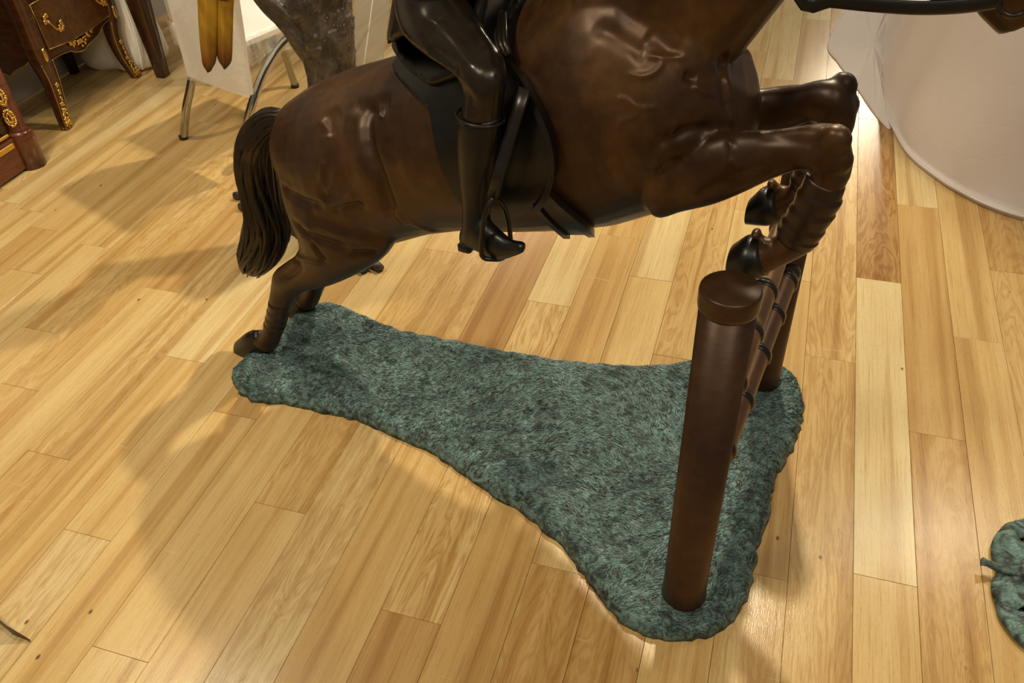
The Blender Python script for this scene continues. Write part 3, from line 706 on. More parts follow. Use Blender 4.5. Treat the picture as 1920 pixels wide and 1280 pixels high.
# --- fence: two posts, two segmented rails
PN = to_local(on_floor(1282, 1110, 0.04)); PF = to_local(on_floor(1428, 711, 0.04))
for c in (PN, PF):
    po = MB().cyl([(0.0455, 0.02), (0.0455, 0.05), (0.0435, 0.06), (0.0435, 0.795)], (c[0], c[1], 0)).build('fence_post', M['post'], sculpt)
    MB().cyl([(0.043, 0.79), (0.0455, 0.792), (0.0465, 0.798), (0.0465, 0.820), (0.0455, 0.825), (0.043, 0.827)], (c[0], c[1], 0), 48).build('post_cap', M['post'], po)
for z0, sa, sb_, r0 in ((0.41, 1.331, 1.349, 0.028), (0.53, 1.307, 1.343, 0.028)):
    a = np.array([sa, 0.325, z0]); b = np.array([sb_, -0.33, z0])
    rl = MB().tube([a+(b-a)*t for t in np.linspace(0, 1, 12)], r0, 20).build('rail', M['rail'], sculpt)
    d = (b-a)/np.linalg.norm(b-a)
    for t in ((0.09, 0.29, 0.50, 0.72, 0.93) if z0 < 0.45 else (0.05, 0.20, 0.42, 0.63, 0.85)):
        c = a+(b-a)*t
        MB().tube([c-d*0.012, c-d*0.011, c-d*0.002, c+d*0.003, c+d*0.006, c+d*0.007], [r0*0.95, r0*1.16, r0*1.18, r0*1.12, r0*1.04, r0*0.95], 20).build('rail_ring', M['dark'], rl)
    MB().ell(a+d*0.02, r0*1.15, r0*1.25, r0*1.15).build('rail_cup', M['dark'], rl)

# --- grassy base
BASE = [(437, 712), (437, 697), (450, 683), (475, 660), (520, 625), (560, 590), (596, 575), (635, 575), (700, 603), (760, 625), (830, 638), (900, 652), (960, 664), (1010, 673), (1060, 681), (1100, 684), (1140, 687), (1200, 690), (1250, 687), (1297, 679),
        (1345, 678), (1400, 680), (1440, 684), (1472, 694), (1495, 715), (1504, 750), (1500, 790), (1488, 830), (1470, 865), (1452, 890), (1446, 925), (1440, 965), (1422, 1010), (1414, 1060), (1395, 1120), (1365, 1165), (1310, 1190), (1250, 1192), (1200, 1180),
        (1160, 1153), (1122, 1110), (1085, 1058), (1040, 1005), (980, 955), (900, 905), (850, 868), (800, 838), (720, 803), (660, 780), (600, 766), (540, 753), (480, 745), (452, 733)]
bl = np.array([to_local(on_floor(px, py, 0.012))[:2] for px, py in BASE]); bl = spline(np.vstack([bl, bl[:1]]), 260)[:-1]
nrm = np.roll(bl, -1, 0)-np.roll(bl, 1, 0); nrm = np.stack([nrm[:, 1], -nrm[:, 0]], 1); nrm /= np.linalg.norm(nrm, axis=1)[:, None]
bl = bl+nrm*(0.0025*RNG.standard_normal(len(bl)))[:, None]
def vnoise(x, y, seed=0):                         # smooth value noise
    xi, yi = np.floor(x).astype(int), np.floor(y).astype(int); xf, yf = x-xi, y-yi
    def h(a, b):
        n = (a*374761393+b*668265263+seed*1442695) & 0x7fffffff; n = ((n ^ (n >> 13))*1274126177) & 0x7fffffff
        return (n & 0xffff)/65535.0
    u, w = xf*xf*(3-2*xf), yf*yf*(3-2*yf)
    return (h(xi, yi)*(1-u)+h(xi+1, yi)*u)*(1-w)+(h(xi, yi+1)*(1-u)+h(xi+1, yi+1)*u)*w
def edge_dist(q):
    best = np.full(len(q), 9.)
    for i in range(len(bl)):
        a, b = bl[i-1], bl[i]; ab = b-a; t = np.clip(((q-a)@ab)/(ab@ab+1e-12), 0, 1)
        best = np.minimum(best, np.hypot(*(q-(a+t[:, None]*ab)).T))
    return best
def base_z(q, d):
    r = 0.055; k = np.clip(d/r, 0, 1)
    z = 0.012+0.030*np.sqrt(np.clip(1-(1-k)**2, 0, 1))
    z += 0.010*k*(vnoise(q[:, 0]*9, q[:, 1]*9, 1)-0.5)+0.006*k*(vnoise(q[:, 0]*30, q[:, 1]*30, 2)-0.5)+0.0035*(0.3+k)*(vnoise(q[:, 0]*90, q[:, 1]*90, 3)-0.5)
    return z
g = 0.0075; x0, y0 = bl.min(0); x1, y1 = bl.max(0)
gx, gy = np.meshgrid(np.arange(x0, x1, g), np.arange(y0, y1, g)); cand = np.stack([gx.ravel(), gy.ravel()], 1)+RNG.uniform(-.002, .002, (gx.size, 2))
def inside_np(q, poly):
    c = np.zeros(len(q), bool)
    for i in range(len(poly)):
        (ax, ay), (bx, by) = poly[i], poly[i-1]
        m = (ay > q[:, 1]) != (by > q[:, 1]); c ^= m & (q[:, 0] < (bx-ax)*(q[:, 1]-ay)/(by-ay+1e-15)+ax)
    return c
cand = cand[inside_np(cand, bl)]; dist = edge_dist(cand); cand = cand[dist > 0.004]
pts2 = [Vector(q) for q in bl]+[Vector(q) for q in cand]; nb = len(bl)
ov, oe, of, *_ = geometry.delaunay_2d_cdt(pts2, [(i, (i+1) % nb) for i in range(nb)], [], 1, 1e-5)
q2 = np.array([(v.x, v.y) for v in ov]); zz = base_z(q2, edge_dist(q2))
nv = len(q2); v3 = [(*q2[i], zz[i]) for i in range(nv)]
ring_i = list(range(nb)); rim1 = [(*(bl[i]-nrm[i]*0.004), 0.0) for i in range(nb)]
v3 += rim1
fac = [tuple(q) for q in of]+[(i, (i+1) % nb, nv+(i+1) % nb, nv+i) for i in range(nb)]+[tuple(range(nv, nv+nb))]
base_o = mk('grass_base', v3, fac, M['grass'], sculpt)
bm = bmesh.new(); bm.from_mesh(base_o.data); bmesh.ops.recalc_face_normals(bm, faces=bm.faces); bm.to_mesh(base_o.data); bm.free()
base_o.data.polygons.foreach_set('use_smooth', [True]*len(base_o.data.polygons))
# cast grass blades lying on it
NB = 48000
bq = np.stack([RNG.uniform(x0, x1, NB*3), RNG.uniform(y0, y1, NB*3)], 1); bq = bq[inside_np(bq, bl)][:NB]; NB = len(bq)
bd_ = edge_dist(bq); ang = 2.6+2.2*vnoise(bq[:, 0]*4.5, bq[:, 1]*4.5, 5)+1.6*(vnoise(bq[:, 0]*16, bq[:, 1]*16, 6)-0.5)+RNG.normal(0, 0.28, NB)
Lb = RNG.uniform(0.007, 0.018, NB); wb = RNG.uniform(0.0005, 0.0012, NB); z0 = base_z(bq, bd_)
dx, dy = np.cos(ang), np.sin(ang); V3 = np.zeros((NB, 5, 3))
def zat(q): return base_z(q, edge_dist(q))
mid = bq+np.stack([dx, dy], 1)*(Lb*0.5)[:, None]; tip = bq+np.stack([dx, dy], 1)*Lb[:, None]
keep = inside_np(tip, bl); zm, zt = zat(mid), zat(tip)
sd = np.stack([-dy, dx], 1)*wb[:, None]
V3[:, 0, :2] = bq-sd; V3[:, 1, :2] = bq+sd; V3[:, 2, :2] = mid+sd*0.9; V3[:, 3, :2] = mid-sd*0.9; V3[:, 4, :2] = tip
V3[:, 0, 2] = V3[:, 1, 2] = z0-0.001; up_ = RNG.uniform(0.0008, 0.0030, NB); V3[:, 2, 2] = zm+up_; V3[:, 3, 2] = zm+up_*0.8; V3[:, 4, 2] = zt+up_*RNG.uniform(0.3, 1.5, NB)
V3 = V3[keep]; NB = len(V3)
fb = []
for i in range(NB): k = 5*i; fb += [(k, k+1, k+2, k+3), (k+3, k+2, k+4)]
bo = mk('grass_blades', V3.reshape(-1, 3), fb, M['blade'], sculpt, False); bo['kind'] = 'stuff'
pal = np.array([(0.20, 0.37, 0.37), (0.32, 0.54, 0.54), (0.13, 0.22, 0.22), (0.02, 0.021, 0.02), (0.42, 0.48, 0.50), (0.26, 0.32, 0.34), (0.14, 0.115, 0.12)])
kq = bq[keep]; mz = 0.5*vnoise(kq[:, 0]*7, kq[:, 1]*7, 9)+0.5*vnoise(kq[:, 0]*26, kq[:, 1]*26, 12); dz_ = vnoise(kq[:, 0]*38, kq[:, 1]*38, 17)*0.6+vnoise(kq[:, 0]*90, kq[:, 1]*90, 18)*0.4
pick = RNG.choice(7, NB, p=[.24, .15, .2, .15, .06, .14, .06]); tint = pal[pick]*(0.45+1.0*mz)[:, None]*np.where(dz_ < 0.33, 0.28, np.where(dz_ < 0.42, 0.65, 1.0))[:, None]
at = bo.data.color_attributes.new('tint', 'FLOAT_COLOR', 'POINT')
at.data.foreach_set('color', np.repeat(np.concatenate([tint, np.ones((NB, 1))], 1), 5, axis=0).ravel())

# ------------------------------------------------------------------ commode with cabriole legs
fl2, fr2 = np.array([-1.821, 3.399]), np.array([-1.674, 3.923]); cu = (fr2-fl2)/np.linalg.norm(fr2-fl2)
com = empty('commode', (fl2[0], fl2[1], 0), math.atan2(cu[1], cu[0]), 'small veneered commode on cabriole legs with gilt mounts beside the grey wall', 'commode')
I3 = lambda a, b, z: np.array([a, b, z])
WD, DP = 0.545, 0.36
apron = [(0.02, 0.56), (0.02, 0.34), (0.035, 0.285), (0.06, 0.275), (0.13, 0.272), (0.19, 0.262), (0.22, 0.246), (0.27, 0.236), (0.31, 0.248), (0.345, 0.252), (0.39, 0.26), (0.43, 0.28), (0.475, 0.288), (0.505, 0.285), (0.525, 0.34), (0.525, 0.56)]
MB().prism(apron, 0.012, 0.03, I3).build('apron', M['mahog'], com, False)
body = MB(); body.box((WD/2, DP/2, 0.58), (WD-0.03, DP-0.04, 0.52), None, 0.012); body.build('body', M['mahog'], com, False)
sideap = [(0.02, 0.5), (0.02, 0.33), (0.05, 0.30), (0.09, 0.272), (0.15, 0.245), (0.19, 0.222), (0.24, 0.24), (0.30, 0.28), (0.34, 0.30), (0.34, 0.5)]
for u0 in (0.012, WD-0.03): MB().prism(sideap, 0, 0.018, lambda a, b, z: np.array([u0+b, a, z])).build('side_apron', M['mahog'], com, False)
MB().box((WD/2, DP/2, 0.86), (WD+0.05, DP+0.05, 0.035), None, 0.008).build('top', M['mahog'], com, False)
for z0, z1 in ((0.305, 0.50), (0.52, 0.80)):
    poly = [(0.065, z0+0.015), (0.20, z0-0.002), (0.35, z0-0.004), (0.485, z0+0.003), (0.497, z1), (0.055, z1)]
    dr = MB().prism(poly, -0.004, 0.02, I3).build('drawer', M['veneer'], com, False)
    pts = poly+[poly[0]]
    MB().tube([(p[0], -0.005, p[1]) for p in pts], 0.0013, 6).build('gilt_line', M['brass'], dr)
    zz0 = (z0+z1)/2-0.005
    for uc in (0.135, 0.43):
        hd = MB(); r = random.Random(int(uc*100))
        hd.tube(spline([(uc-0.03, -0.012, zz0+0.025), (uc-0.02, -0.03, zz0-0.01), (uc+0.005, -0.034, zz0-0.024), (uc+0.03, -0.02, zz0-0.015)], 12), 0.004, 8)
        for cx, cz in ((uc-0.032, zz0+0.03), (uc+0.034, zz0-0.018)):
            for j in range(9): hd.ell((cx+r.uniform(-.013, .013), -0.010, cz+r.uniform(-.02, .02)), r.uniform(.005, .009), 0.006, r.uniform(.006, .012), n=8, m=6)
        hd.build('handle', M['brass'], dr)
# legs
def leg_path(kx, ky): return [(0.0, 0.0, 0.60, .036), (0.0, 0.0, 0.42, .035), (0.002*kx, 0.0, 0.30, .035), (-0.012*kx, 0.004*ky, 0.21, .029), (-0.006*kx, 0.002*ky, 0.12, .024), (0.010*kx, -0.006*ky, 0.05, .021), (0.022*kx, -0.016*ky, 0.0, .020)]
for lx, ly, kx, ky in ((0.03, 0.03, -1, 1), (0.515, 0.03, 1, 1), (0.03, DP-0.03, -1, -1), (0.515, DP-0.03, 1, -1)):
    q = spline(leg_path(kx, ky), 20); rings = []
    for a in q:
        r_ = a[3]; rings.append([(lx+a[0]+x*r_, ly+a[1]+y*r_, a[2]) for x, y in ((-1, -.6), (-.6, -1), (.6, -1), (1, -.6), (1, .6), (.6, 1), (-.6, 1), (-1, .6))])
    front = ky > 0
    lg = MB().loft(rings).build('leg', M['mahog'] if front else M['black_wood'], com)
    if front:
        for sx in (-1, 1):
            MB().tube([(lx+a[0]+sx*a[3], ly+a[1]-a[3]*0.9, a[2]) for a in q if a[2] < 0.29], 0.0018, 6).build('gilt_edge', M['brass'], lg)
        sb = MB(); r = random.Random(5)
        for j in range(34):
            t = random.Random(j).uniform(0, 1)**1.4; a = q[min(19, int(19-t*8))]
            sb.ell((lx+a[0]+r.uniform(-1, 1)*a[3]*0.7*(1-t*0.6), ly+a[1]-a[3]*1.0, a[2]+0.006+r.uniform(0, .008)), r.uniform(.004, .008), 0.006, r.uniform(.006, .013), n=8, m=6)
        sb.tube([(lx+q[18][0], ly+q[18][1], 0.02), (lx+q[19][0], ly+q[19][1], 0.0)], [0.019, 0.021], 10)
        sb.build('gilt_sabot', M['brass'], lg)
        MB().ell((lx, ly-0.036, 0.31), 0.012, 0.008, 0.03, n=10, m=8).build('gilt_knee_mount', M['brass'], lg)
MB().tube([(p[0], 0.008, p[1]) for p in spline(apron[2:14], 50)], 0.0022, 6).build('gilt_edge', M['brass'], com)
MB().tube([(0.008, p[0], p[1]) for p in spline(sideap[1:9], 40)], 0.003, 6).build('gilt_edge', M['brass'], com)
orn = MB(); r = random.Random(11)
for j in range(46):
    t = r.uniform(-1, 1); orn.ell((0.27+0.085*t, 0.004, 0.268+0.028*abs(t)+r.uniform(-.016, .02)*(1-0.5*abs(t))), r.uniform(.004, .010), 0.007, r.uniform(.004, .009), n=8, m=6)
orn.build('gilt_ornament', M['brass'], com)

# ------------------------------------------------------------------ cabinet at the far left
cab = empty('cabinet', (-1.85, 3.10, 0), math.atan2(-0.34, 0.94), 'red mahogany cabinet corner with gilt wreath mounts at left edge of photo', 'cabinet')
# local: x = towards the room, -y = along the front towards the viewer
MB().box((-0.20, -0.42, 0.075), (0.42, 0.86, 0.13), None, 0.004).build('plinth', M['redmahog'], cab, False)
MB().box((-0.205, -0.42, 0.55), (0.40, 0.82, 0.80), None, 0.004).build('body', M['darkwood'], cab, False)
MB().cyl([(0.048, 0.0), (0.048, 0.145), (0.044, 0.152), (0.036, 0.156)], (0.0, 0.0, 0), 24).build('column_foot', M['redmahog'], cab)
colm = MB().cyl([(0.036, 0.156), (0.036, 0.16), (0.032, 0.165), (0.032, 0.95)], (0.0, 0.0, 0), 24).build('column', M['redmahog'], cab)
for zc in (0.215, 0.30, 0.395, 0.49, 0.6):
    w = MB(); r = random.Random(int(zc*1000))
    for j in range(44):
        a = 2*PI*j/22; th = -1.0+0.5*math.cos(a)*(1 if j < 22 else 0.45)
        w.ell((0.035*math.cos(th), 0.035*math.sin(th), zc+0.032*math.sin(a)*(1 if j < 22 else 0.6)), r.uniform(.004, .008), r.uniform(.004, .008), r.uniform(.004, .008), n=8, m=6)
    w.build('gilt_wreath', M['brass'], colm)
MB().box((0.012, -0.42, 0.118), (0.012, 0.72, 0.022), None, 0.002).build('gilt_band', M['brass'], cab, False)
MB().box((0.010, -0.42, 0.160), (0.010, 0.72, 0.012), None, 0.002).build('gilt_band', M['brass'], cab, False)
MB().box((-0.2, -0.42, 0.97), (0.46, 0.92, 0.04), None, 0.006).build('top', M['redmahog'], cab, False)

# ------------------------------------------------------------------ dust-sheeted piece behind the commode
bg = empty('dust_sheeted_box', (-1.78, 4.10, 0), math.atan2(-0.27, 0.96), 'white cloth sack shaped bundle standing behind the commode against the wall', 'bundle')
rings = []; r = random.Random(2)
for i, (z, sx, sy) in enumerate([(0.0, 0.155, 0.10), (0.02, 0.185, 0.125), (0.06, 0.195, 0.135), (0.14, 0.19, 0.13), (0.24, 0.178, 0.125), (0.36, 0.17, 0.12), (0.5, 0.165, 0.115), (0.62, 0.15, 0.10), (0.66, 0.08, 0.05)]):
    ring = []
    for a in np.linspace(0, 2*PI, 56, endpoint=False):
        c, s_ = math.cos(a), math.sin(a); k = (abs(c)**3.2+abs(s_)**3.2)**(-1/3.2)
        wv = 1+0.035*math.sin(a*5+z*6)+0.025*math.sin(a*11+z*17+1)
        ring.append((sx*c*k*wv+0.02*z, sy*s_*k*wv, z+0.006*math.sin(a*7)))
    rings.append(ring)
MB().loft(rings).build('dust_sheet', M['sheet'], bg)
MB().tube(spline([(0.17, -0.13, 0.03), (0.185, -0.12, 0.2), (0.165, -0.11, 0.45), (0.14, -0.10, 0.62)], 14), 0.006, 6).build('sheet_seam', M['sheet'], bg)

# ------------------------------------------------------------------ side table with square tapering legs
tb = empty('side_table', (-1.549, 3.907, 0), math.atan2(-0.34, 0.94), 'dark mahogany table with square tapering leg between bundle and wrapped chair', 'table')
for lx, ly in ((-0.012, 0.0), (0.34, 0.0), (-0.012, 0.44), (0.34, 0.44)):
    MB().loft([[(lx+x*w+dx, ly+y*w, z) for x, y in ((-1, -.8), (-.8, -1), (.8, -1), (1, -.8), (1, .8), (.8, 1), (-.8, 1), (-1, .8))] for z, w, dx in ((0, .025, 0.0), (0.1, .028, -.001), (0.25, .035, -.004), (0.4, .042, -.006), (0.70, .046, -.006))]).build('leg', M['darkwood'], tb)
MB().box((0.165, 0.22, 0.74), (0.45, 0.54, 0.09), None, 0.01).build('table_top', M['darkwood'], tb, False)

# ------------------------------------------------------------------ chrome chair in plastic
A2 = np.array([-1.296, 3.257]); B2 = np.array([-0.985, 3.0]); au = (B2-A2)/np.linalg.norm(B2-A2)
ch = empty('wrapped_chair', (A2[0], A2[1], 0), math.atan2(au[1], au[0]), 'white chair with chrome tube legs still wrapped in clear plastic', 'chair')
def CH(px, py, b):                               # pixel -> chair frame, on its upright plane at depth b
    o = np.array([A2[0]-au[1]*b, A2[1]+au[0]*b, 0]); p = on_plane(px, py, o, (-au[1], au[0], 0))
    q = p[:2]-A2; return np.array([q@au, q@np.array([-au[1], au[0]]), p[2]])
LW = 0.40
def chrome_leg(pts, r=0.0165):
    lg = MB().tube(spline(pts, 22), r, 14).build('leg', M['chrome'], ch)
    e = pts[0]; MB().tube([(e[0], e[1], 0.0), (e[0], e[1], 0.016)], r*1.08, 14).build('foot_cap', M['rubber'], lg)
l0 = CH(362, 142, 0.06)
chrome_leg([(0, 0, 0.004), CH(349, 205, 0.01), CH(358, 160, 0.04), (l0[0]+0.02, 0.09, 0.36), (l0[0]+0.03, 0.16, 0.42)])
chrome_leg([(LW, 0.0, 0.004), CH(458, 262, 0.01), CH(470, 205, 0.03), CH(492, 143, 0.10), CH(521, 93, 0.18), CH(560, 55, 0.26), CH(600, 36, 0.36)])
chrome_leg([(0.012, 0.592, 0.004), CH(540, 118, 0.58), CH(524, 70, 0.55), CH(515, 40, 0.53)])
chrome_leg([(LW, 0.592, 0.004), (LW, 0.585, 0.2), (LW-0.02, 0.55, 0.42)])
bk = [CH(352, 143, -0.015), CH(463, 182, -0.02), CH(434, -5, -0.035), CH(440, -60, -0.06), CH(300, -80, -0.06), CH(313, -2, -0.035)]
mb = MB(); n = len(bk); th = np.array([0, 0.03, 0])
mb.add([q for q in bk]+[q+th for q in bk], [tuple(range(n)), tuple(range(2*n-1, n-1, -1))]+[((i+1) % n, i, i+n, (i+1) % n+n) for i in range(n)])
mb.build('backrest', M['seat'], ch, False)
st = MB(); rings = []
for z, ins in ((0.425, 0.02), (0.43, 0.004), (0.45, 0), (0.458, 0.006), (0.462, 0.02)):
    rings.append([(x, y, z) for x, y in ((0.03+ins, 0.08+ins), (LW+0.015-ins, 0.08+ins), (LW+0.02-ins, 0.12+ins), (LW+0.02-ins, 0.44-ins), (LW-0.01-ins, 0.47-ins), (0.03+ins, 0.47-ins))])
st.loft(rings).build('seat', M['seat'], ch, False)
# plastic sleeves
sl = [CH(352, 150, -0.05), CH(374, 152, -0.055), CH(420, 168, -0.06), CH(467, 183, -0.05), CH(458, 120, -0.06), CH(441, 40, -0.07), CH(436, -30, -0.08), CH(300, -60, -0.08), CH(305, -5, -0.06), CH(322, 50, -0.055), CH(340, 100, -0.05)]
mb = MB(); n = len(sl); th = np.array([0, 0.006, 0])
mb.add(sl+[q+th for q in sl], [tuple(range(n)), tuple(range(2*n-1, n-1, -1))]+[((i+1) % n, i, i+n, (i+1) % n+n) for i in range(n)])
mb.build('plastic_wrap', M['plastic'], ch, False)
sk = []
for i, (x, y) in enumerate(spline([(0.02, 0.07), (0.2, 0.06), (LW+0.02, 0.07), (LW+0.035, 0.15), (LW+0.035, 0.32), (LW+0.03, 0.48)], 40)):
    w_ = 0.006*math.sin(i*1.7)+0.004*math.sin(i*3.9)
    sk.append([(x+w_, y-w_, 0.468), (x+1.6*w_, y-w_, 0.43), (x+2*w_+0.004, y-2*w_, 0.375+0.008*math.sin(i*0.8))])
v = [q for s_ in sk for q in s_]; f = [(i*3+j, (i+1)*3+j, (i+1)*3+j+1, i*3+j+1) for i in range(39) for j in range(2)]
o = mk('plastic_wrap', v, f, M['plastic'], ch); md = o.modifiers.new('thick', 'SOLIDIFY'); md.thickness = 0.0015

# ------------------------------------------------------------------ bronze tree with claw-like roots
TC = np.array([-0.60, 2.58])
tr = empty('tree_sculpture', (TC[0], TC[1], 0), 0, 'weathered grey brown bronze tree trunk with forked branch behind the horse rump', 'sculpture')
def TP_(px, py, off=0.0):
    p = on_plane(px, py, (TC[0], TC[1]+off, 0), (0.15, 1, 0)); return p-np.array([TC[0], TC[1], 0])
trk = MB()
TS = [((565, 330), (700, 330)), ((580, 240), (672, 240)), ((580, 160), (668, 160)), ((571, 110), (667, 100)), ((562, 75), (664, 50)), ((552, 40), (656, 10)), ((540, 10), (655, -30)), ((555, -50), (660, -80)), ((580, -130), (650, -150))]
rings = []
for i, (a, b) in enumerate(TS):
    A, B = TP_(*a), TP_(*b); c = (A+B)/2; hw = np.linalg.norm(B-A)/2; nv_ = (B-A)/(2*hw); t_ = np.array([0.0, 1, 0])
    rings.append((c, nv_, hw))
arr = spline([np.concatenate([c, nv_, [hw]]) for c, nv_, hw in rings], 130); R_ = []
base_ring = np.array([0.0, -0.0, 0.05])
aa_ = np.linspace(0, 2*PI, 120, endpoint=False)
for i, q in enumerate(arr):
    tt = i*0.55; ii = np.full(120, tt)
    grain = np.abs(vnoise(aa_*30/PI+0.3*np.sin(ii*0.3), ii*0.16, 4)-0.5)*2
    patch_ = np.clip((vnoise(aa_*9/PI*1.5, ii*0.42, 8)-0.56)*6, 0, 1)*(0.5+vnoise(aa_*60/PI, ii*1.4, 11))
    rd = q[6]*(1+0.04*np.sin(aa_*5+ii*0.12)-0.035*(1-grain)**2+0.055*patch_)
    ring = [q[:3]+r_*(math.cos(a)*q[3:6]+0.9*math.sin(a)*np.array([0.1, 1, 0])) for a, r_ in zip(aa_, rd)]
    R_.append(ring)
# flare to the ground
c0 = arr[0][:3]; foot = []
for z, k in ((0.0, 1.35), (c0[2]*0.5, 1.12)):
    foot.append([np.array([(p[0]-c0[0])*k+c0[0]*z/max(c0[2], .01), (p[1]-c0[1])*k+c0[1]*z/max(c0[2], .01), z+(p[2]-c0[2])*z/max(c0[2], .01)]) for p in R_[0]])
trk.loft(foot+R_)
trunk_o = trk.build('trunk', M['bark'], tr)
br = [TP_(600, 90), TP_(560, 45), TP_(525, 10), TP_(490, -25), TP_(450, -60), TP_(415, -80)]
bmesh_ = MB(); bp = spline(br, 30); rings = []
for i, q in enumerate(bp):
    rr = 0.062-0.035*i/29; t_ = bp[min(i+1, 29)]-bp[max(i-1, 0)]; t_ /= np.linalg.norm(t_); u_ = np.cross(t_, [0, 1., 0]); u_ /= np.linalg.norm(u_); w_ = np.cross(t_, u_)
    rings.append([q+rr*(1+0.08*math.sin(a*6+i*.3)+0.04*math.sin(a*13-i*.4))*(math.cos(a)*u_+math.sin(a)*w_) for a in np.linspace(0, 2*PI, 36, endpoint=False)])
bmesh_.loft(rings).build('branch', M['bark'], tr)
# bark plates standing proud of the trunk
TBV = bvh_of(trunk_o.data)
r = random.Random(21)
for px, py, s_ in ((638, 40, 0.9), (642, 98, 1.1), (612, 45, 0.8), (632, 132, 1.0), (605, 20, 0.8), (596, 130, 0.7), (622, 85, 0.7)):
    o3 = CAM-np.array([TC[0], TC[1], 0]); hh = TBV.ray_cast(Vector(o3), Vector(ray(px, py)).normalized())
    if hh[0] is None: continue
    c = np.array(hh[0]); nn = np.array(hh[1]); up = np.array([0.1, 0, 1.0]); si = np.cross(up, nn); si /= np.linalg.norm(si)
    pl = MB()
    for j in range(12):
        cc = c+si*r.uniform(-.022, .022)*s_+up*r.uniform(-.045, .045)*s_-nn*0.004
        Rm = np.stack([si, np.cross(nn, si), nn], 1)
        pl.ell(cc, r.uniform(.003, .007)*s_, r.uniform(.006, .018)*s_, r.uniform(.003, .006), Rm, 8, 5)
    pl.build('bark_flake', M['bark'], tr)
for (tx, ty), m_ in (((440, 367), 0.5), ((449, 388), 0.5), ((545, 425), 0.5), ((714, 504), 0.5), ((684, 507), 0.4), ((800, 330), 0.5)):
    e = on_floor(tx, ty, 0.012)-np.array([TC[0], TC[1], 0]); L_ = np.linalg.norm(e[:2]); d_ = e[:2]/L_; pp_ = np.array([-d_[1], d_[0]])*0.04
    MB().tube(spline([(d_[0]*0.05, d_[1]*0.05, 0.13), (d_[0]*L_*0.4+pp_[0], d_[1]*L_*0.4+pp_[1], 0.055), (d_[0]*L_*0.75-pp_[0]*0.4, d_[1]*L_*0.75-pp_[1]*0.4, 0.03), (e[0], e[1], 0.012)], 18), [0.05-0.036*(i/17)**0.7 for i in range(18)], 12).build('root', M['bark'], tr)

# parrot figure: only its hanging tail is in the picture
PO = np.array([-0.90, 2.53]); pf = empty('parrot_figure', (PO[0], PO[1], 0), 0, 'painted parrot figure whose golden brown tail feathers hang before the wrapped chair', 'figure')
def PP(px, py): return on_plane(px, py, (PO[0], PO[1], 0), (0.25, 1, 0))-np.array([PO[0], PO[1], 0])
for k, (Lc, Rc) in enumerate(([(368, -60), (370, 0), (372, 60), (378, 100), (381, 118), (388, 131), (392, 134)], [(412, -60), (410, 0), (408, 60), (405, 100), (403, 118), (399, 130), (394, 134)]),
                           ) if False else enumerate(((( [(366, -60), (370, 0), (373, 60), (377, 100), (380, 121), (387, 133)], [(412, -60), (409, 0), (407, 60), (406, 98), (404, 117), (396, 133)] )),
                                                      (( [(400, -60), (402, 0), (403, 60), (404, 95), (408, 115), (417, 129)], [(442, -60), (437, 0), (435, 60), (434, 100), (432, 119), (425, 129)] )))):
    la, ra = spline(Lc, 24), spline(Rc, 24); v = []; f = []
    for i in range(24):
        a, b = PP(*la[i]), PP(*ra[i]); y_ = np.array([0, 0.008*k, 0])
        for j in range(9):
            u = j/8; bulge = math.sin(PI*u)*0.012-0.010*math.exp(-((u-0.5)/0.07)**2)*(-0.5); v.append(a+(b-a)*u+np.array([0, -bulge, 0])+y_)
        for j in range(9):
            u = 1-j/8; v.append(a+(b-a)*u+np.array([0, 0.006, 0])+y_)
    n = 18
    for i in range(23):
        for j in range(n): f.append((i*n+j, i*n+(j+1) % n, (i+1)*n+(j+1) % n, (i+1)*n+j))
    f += [tuple(range(n)), tuple(range(23*n+n-1, 23*n-1, -1))]
    mk('tail_feather', v, f, M['feather'], pf)
pc = PP(410, -150); bm_ = MB(); bm_.ell(pc+np.array([0, 0, 0.02]), 0.075, 0.08, 0.14); bm_.ell(pc+np.array([0.01, -0.03, 0.19]), 0.052, 0.06, 0.06); bm_.ell(pc+np.array([0.01, -0.1, 0.175]), 0.016, 0.03, 0.03)
bm_.ell(PP(405, -70), 0.045, 0.03, 0.11)
link('body', remesh(bm_, 0.008, 5), M['feather'], pf)

# ------------------------------------------------------------------ clear acrylic panel behind the rump
ac = empty('acrylic_panel', (-0.60, 3.55, 0), 0, 'folded clear acrylic stand showing the floor boards through it behind the rump', 'stand')
def AC(px, py): return on_plane(px, py, (-0.60, 3.55, 0), (0.1, 1, 0))-np.array([-0.60, 3.55, 0])
def slab(name, quad, th, m):
    q = [AC(*p) for p in quad]; t_ = np.array([0, th, 0])
    MB().add(q+[p+t_ for p in q], [(3, 2, 1, 0), (4, 5, 6, 7), (0, 1, 5, 4), (1, 2, 6, 5), (2, 3, 7, 6), (3, 0, 4, 7)]).build(name, m, ac, False)
slab('panel', [(668, -120), (714, -120), (672, 190), (660, 190)], 0.004, M['acrylic'])
slab('panel', [(716, -120), (742, -120), (712, 190), (674, 190)], 0.004, M['acrylic'])
slab('brace', [(668, 88), (692, 50), (692, 58), (668, 98)], 0.006, M['acrylic'])
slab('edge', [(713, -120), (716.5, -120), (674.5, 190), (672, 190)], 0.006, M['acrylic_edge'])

# ------------------------------------------------------------------ table under a floor-length white cloth
HEM = [(1672, -60), (1661, 0), (1652, 90), (1650, 150), (1658, 205), (1680, 255), (1708, 297), (1762, 340), (1800, 363), (1850, 388), (1920, 411), (2020, 425)]
hem = spline([on_floor(*q, 0.004)[:2] for q in HEM], 60)
cc_ = np.array([2.35, 3.15]); tcl = empty('draped_table', (cc_[0], cc_[1], 0), 0, 'round table under floor length white cloth at right edge of photo', 'table')
rings = []; RT = 0.62
